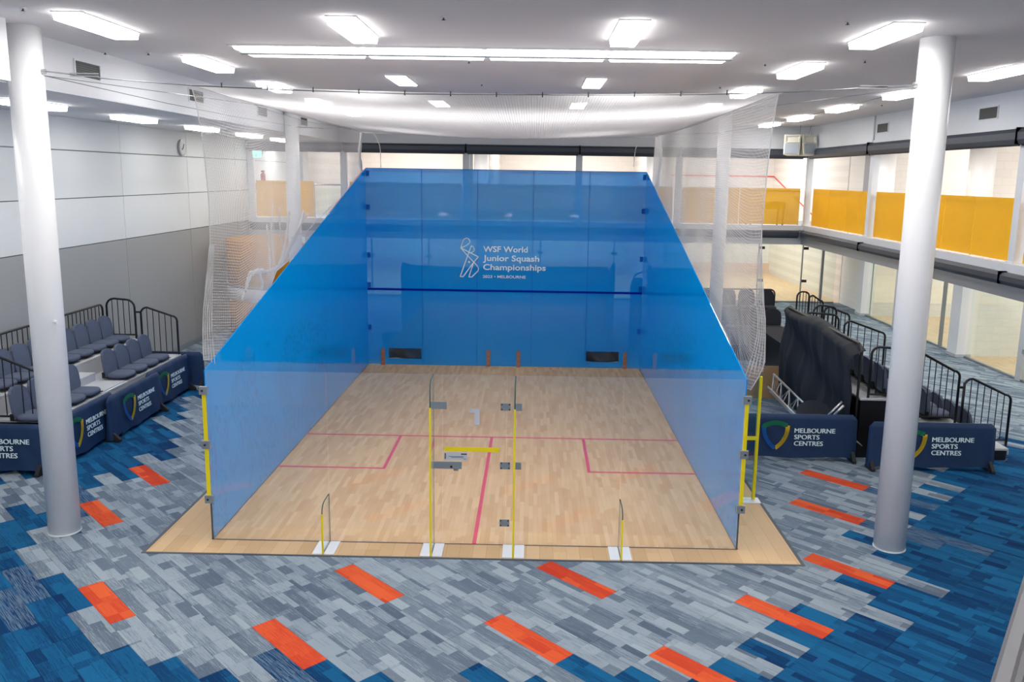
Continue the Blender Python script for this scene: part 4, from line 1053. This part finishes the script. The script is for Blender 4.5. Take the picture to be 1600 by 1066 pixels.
M().tube([(3.2, 11.9, 0), (3.2, 11.9, 1.75), (3.3, 11.9, 2.0), (3.5, 11.9, 2.08), (3.65, 11.9, 2.02), (3.75, 11.9, 1.85), (3.75, 11.9, 0)], .025, 8).build('rail_frame', 'black', t)
M().prism([(3.2, 0), (4.6, 0), (4.6, 1.6), (4.3, 1.85), (4.0, 1.9), (3.8, 1.8), (3.72, 1.9), (3.3, 1.9), (3.2, 1.6)], 1, 11.95, 12.05).build('cloth', 'blackcloth', t)

# ================================================================= BANNERS
def banner(label, p0, p1, nrm, lean=.12, text=True, grp='navy floor banners', h=.76):
    """padded A-frame banner from p0 to p1 (ground points), front facing nrm"""
    P0 = Vector((p0[0], p0[1], 0)); P1 = Vector((p1[0], p1[1], 0)); ex = (P1 - P0).normalized(); L = (P1 - P0).length
    nz = Vector((nrm[0], nrm[1], 0)).normalized(); c = (P0 + P1) / 2
    t = thing('banner_barrier', label, 'banner', tuple(c), grp)
    t.matrix_world = Matrix(((ex.x, -nz.x, 0, c.x), (ex.y, -nz.y, 0, c.y), (0, 0, 1, 0), (0, 0, 0, 1)))
    # local frame: x along, -y front, z up
    def fy(z): return -.02 - lean * (1 - z / h) * .35
    m = M(); nu, nv = 28, 8
    def cl(u, v, s_):
        x = -L / 2 + L * u; z = .03 + (h - .03) * v; rr = .08
        e = min(x + L / 2, L / 2 - x)
        if z > h - rr and e < rr: z = h - rr + sqrt(max(0, rr * rr - (rr - e) ** 2)) * (z - h + rr) / rr
        if v == 0: z = .03 + .03 * (1 if e > .2 else e / .2) + .012 * sin(u * 9)
        return (x, fy(z) * s_ + (-.012 * sin(u * 17) * (1 - v) - .006 * sin(u * 31 + v * 6)) * s_, z)
    m.grid(lambda u, v: cl(u, v, 1), nu, nv); m.grid(lambda u, v: cl(u, v, -.7), nu, nv)
    nn = (nu + 1) * (nv + 1)
    for i in range(nu): m.f.append((nv * (nu + 1) + i, nv * (nu + 1) + i + 1, nn + nv * (nu + 1) + i + 1, nn + nv * (nu + 1) + i)); m.mi.append(0)
    for j in range(nv):
        for e in (0, nu): m.f.append((j * (nu + 1) + e, (j + 1) * (nu + 1) + e, nn + (j + 1) * (nu + 1) + e, nn + j * (nu + 1) + e)); m.mi.append(0)
    m.build('cloth', 'navy', t, smooth=True, world=False)
    for s_ in (-1, 1):
        M().prism([(-.17, 0), (.13, 0), (.1, .05), (.02, .16), (-.05, .16), (-.17, .04)], 0, s_ * (L / 2 - .05) - .03, s_ * (L / 2 - .05) + .03).build('foot', 'navyfoot', t, world=False, bevel=.006)
    if text:
        k = math.atan2(lean * .35, h)
        R = Matrix.Translation((0, -.034, 0)) @ Matrix.Rotation(pi / 2 - k * 1.0, 4, 'X')
        def place(x, z): return Matrix.Translation((x, fy(z) - .03, z)) @ Matrix.Rotation(pi / 2 - k, 4, 'X')
        x0 = -.02
        for s_, z, wd in (('MELBOURNE', .47, .645), ('SPORTS', .365, .40), ('CENTRES', .26, .46)):
            q = text_mesh(s_, .105, wd, 'decal', 'lettering', 0, t, place(x0, z), depth=.0015)
            me = q.data; k0 = len(me.vertices); bm = bmesh.new(); bm.from_mesh(me)
            g = bmesh.ops.duplicate(bm, geom=bm.verts[:] + bm.edges[:] + bm.faces[:])
            bmesh.ops.translate(bm, verts=[v for v in g['geom'] if isinstance(v, bmesh.types.BMVert)], vec=(.006, -.0004, .002))
            bm.to_mesh(me); bm.free()
        # emblem: three banded strokes of a rounded triangle pointing down
        def tri(a):   # a in 0..3 around
            cs = [(-.21, .17), (.21, .17), (0, -.23)]
            i = int(a) % 3; f = a - int(a); p, q = Vector(cs[i]), Vector(cs[(i + 1) % 3]); n_ = (q - p); n_ = Vector((n_.y, -n_.x)).normalized() * -1
            b = p.lerp(q, f) + n_ * (-.06 * 4 * f * (1 - f)) * -1
            return b
        for mat, a0, a1 in (('logogreen', -.05, .92), ('logogold', 1.02, 1.95), ('logoblue', 2.05, 2.93)):
            m = M()
            for off in (-.026, .026):
                pts = []
                for i in range(13):
                    a = (a0 + (a1 - a0) * i / 12) % 3; p = tri(a); pts.append((p.x * (1 + off * 3.2), p.y * (1 + off * 3.2)))
                m.ribbon(pts, .042, 2, 0, .002)
            m.xf(place(-.32, .42) @ Matrix.Scale(.9, 4)); m.build('emblem_stroke', mat, t, world=False)
    return t
gb = 'navy padded floor banners'
banner('navy banner barrier on the right, directly beside the court wall', (3.92, 3.4), (5.9, 3.4), (0, -1), grp=gb)
banner('navy banner barrier on the right behind the front right column', (5.96, 3.05), (7.92, 3.05), (0, -1), grp=gb)
banner('navy banner barrier at the left edge, facing the viewer', (-8.1, 2.12), (-6.5, 2.12), (0, -1), grp=gb)
banner('navy banner barrier just behind the front left column', (-6.44, 2.16), (-6.44, 4.05), (1, 0), grp=gb)
banner('navy banner barrier in the middle before the left grandstand', (-6.31, 3.62), (-6.31, 5.55), (1, 0), grp=gb)
banner('navy banner barrier furthest back before the left grandstand', (-6.43, 5.3), (-6.43, 7.15), (1, 0), grp=gb)
banner('plain navy banner end sticking out at the far corner of the left grandstand', (-8.0, 7.3), (-6.15, 7.3), (0, -1), text=False, grp=gb)

# ================================================================= CLUTTER ON THE RIGHT
def PZ(px, py, z):
    d = fwd + r2 * ((px - 819.08) / F) - u2 * ((py - 507.36) / F); k = (z - CAM.z) / d.z; return CAM + d * k
def tr(label, A, Bp, Cc, n=6, r=.022):
    t = thing('lighting_truss', label, 'truss', tuple(A))
    A, Bp, Cc = Vector(A), Vector(Bp), Vector(Cc); D = Bp + (Cc - A); E_ = (A + Cc) / 2 + Vector((0, .0, -.22)); G = E_ + (Bp - A)
    for p, q in ((A, Bp), (Cc, D), (E_, G)): M().tube([p, q], r, 10).build('chord', 'alu', t, smooth=True)
    for i in range(n):
        a, b = i / n, (i + .5) / n; c = (i + 1) / n
        M().tube([A.lerp(Bp, a), Cc.lerp(D, b), A.lerp(Bp, c)], r * .45, 6).build('brace', 'alu', t)
        M().tube([A.lerp(Bp, a), E_.lerp(G, b), A.lerp(Bp, c)], r * .45, 6).build('brace', 'alu', t)
    return t
A = PZ(1209, 585, .62); Cc = PZ(1200, 605, .5); Bq = PZ(1292, 665, .38)
tr('aluminium lighting truss lying behind the right banner', A, Bq, Cc)
t = thing('metal_tube', 'short pair of aluminium tubes sticking up behind the right banner', 'tube', tuple(PZ(1280, 655, .4)))
M().tube([PZ(1278, 665, .45), PZ(1316, 628, .9)], .02, 10).tube([PZ(1284, 668, .43), PZ(1318, 634, .88)], .02, 10).build('tube', 'alu', t, smooth=True)
t = thing('tub', 'round black tub lying behind the right banner', 'tub', (5.5, 4.3, 0))
M().tube([(5.5, 4.3, 0.0), (5.5, 4.3, .5), (5.48, 4.26, .58)], [.2, .27, .27], 32).build('tub_body', 'blackseat', t)
t = thing('board', 'plain brown board leaning behind the truss on the right', 'board', (5.6, 7.3, 0))
M().obox((5.44, 7.3, .33), (.33, 0, 0), (0, .012, 0), (0, .06, .33)).build('sheet', 'tan', t, bevel=.003)
t = thing('folded_chair', 'folded steel chair frame wedged between the two right banners', 'chair', (6.0, 3.75, 0))
M().tube([PZ(1342, 690, .25), PZ(1350, 668, .5), PZ(1366, 636, .85)], .012, 8).build('frame_tube', 'alu', t, smooth=True)
M().tube([PZ(1336, 688, .3), PZ(1347, 697, .2)], .012, 8).build('frame_tube', 'alu', t, smooth=True)
M().tube([PZ(1376, 657, .55), PZ(1386, 648, .62)], .012, 8).build('frame_tube', 'alu', t, smooth=True)
for sx, l in ((-2.3, 'left'), (2.3, 'right')):
    t = thing('plastic_sheet', 'crumpled grey plastic seen through the %s floor opening of the front wall' % l, 'sheet', (sx, 10.15, 0))
    M().grid(lambda u, v, sx=sx: (sx - .65 + 1.3 * u, 10.15 + .08 * sin(u * 9 + v * 5) + .25 * (1 - v), .7 * v + .01), 30, 14).build('sheet', 'plastic', t, smooth=True, solid=.004)

# ================================================================= VIEWER'S BALCONY
struct(B(-8.3, -14, 2.75, 8.95, -8.85, 3.0).build('floor_balcony', 'beam_grey'))
t = thing('balcony_rail', 'blurred grey metal rail at the lower right edge of the view', 'railing', (1.6, -8.3, 3.0))
a = Vector((1.303, -8.63, 3.78)); dd = Vector((.27, .385, 0)).normalized()
d_ = Vector((.23, .33, 0)).normalized(); nrm = Vector((d_.y, -d_.x, 0))
def RP(px, py, z): return PZ(px, py, z)
p0 = RP(1550, 1066, 3.78); p1 = RP(1600, 905, 3.78); dv = (p1 - p0).normalized(); nv_ = Vector((dv.y, -dv.x, 0))
prof = [(0, 0), (0, .012), (.006, .02), (.022, .02), (.026, .012), (.034, .012), (.038, .022), (.062, .022), (.07, .01), (.07, -.04), (0, -.04)]
m = M(); s0_ = p0 - dv * 1.2; s1_ = p1 + dv * 1.5; n = len(prof)
m.add([s0_ + nv_ * q[0] + Vector((0, 0, q[1])) for q in prof] + [s1_ + nv_ * q[0] + Vector((0, 0, q[1])) for q in prof], [tuple(range(n)), tuple(range(2 * n - 1, n - 1, -1))] + [(i, i + n, (i + 1) % n + n, (i + 1) % n) for i in range(n)])
m.build('top_rail', 'rail', t)
for s_ in (s0_ + dv * .1,): M().tube([s_ + nv_ * .035 + Vector((0, 0, -.04)), Vector((s_.x + nv_.x * .035, s_.y + nv_.y * .035, 3.0))], .02, 10).build('post', 'rail', t)
bpy.context.view_layer.update()
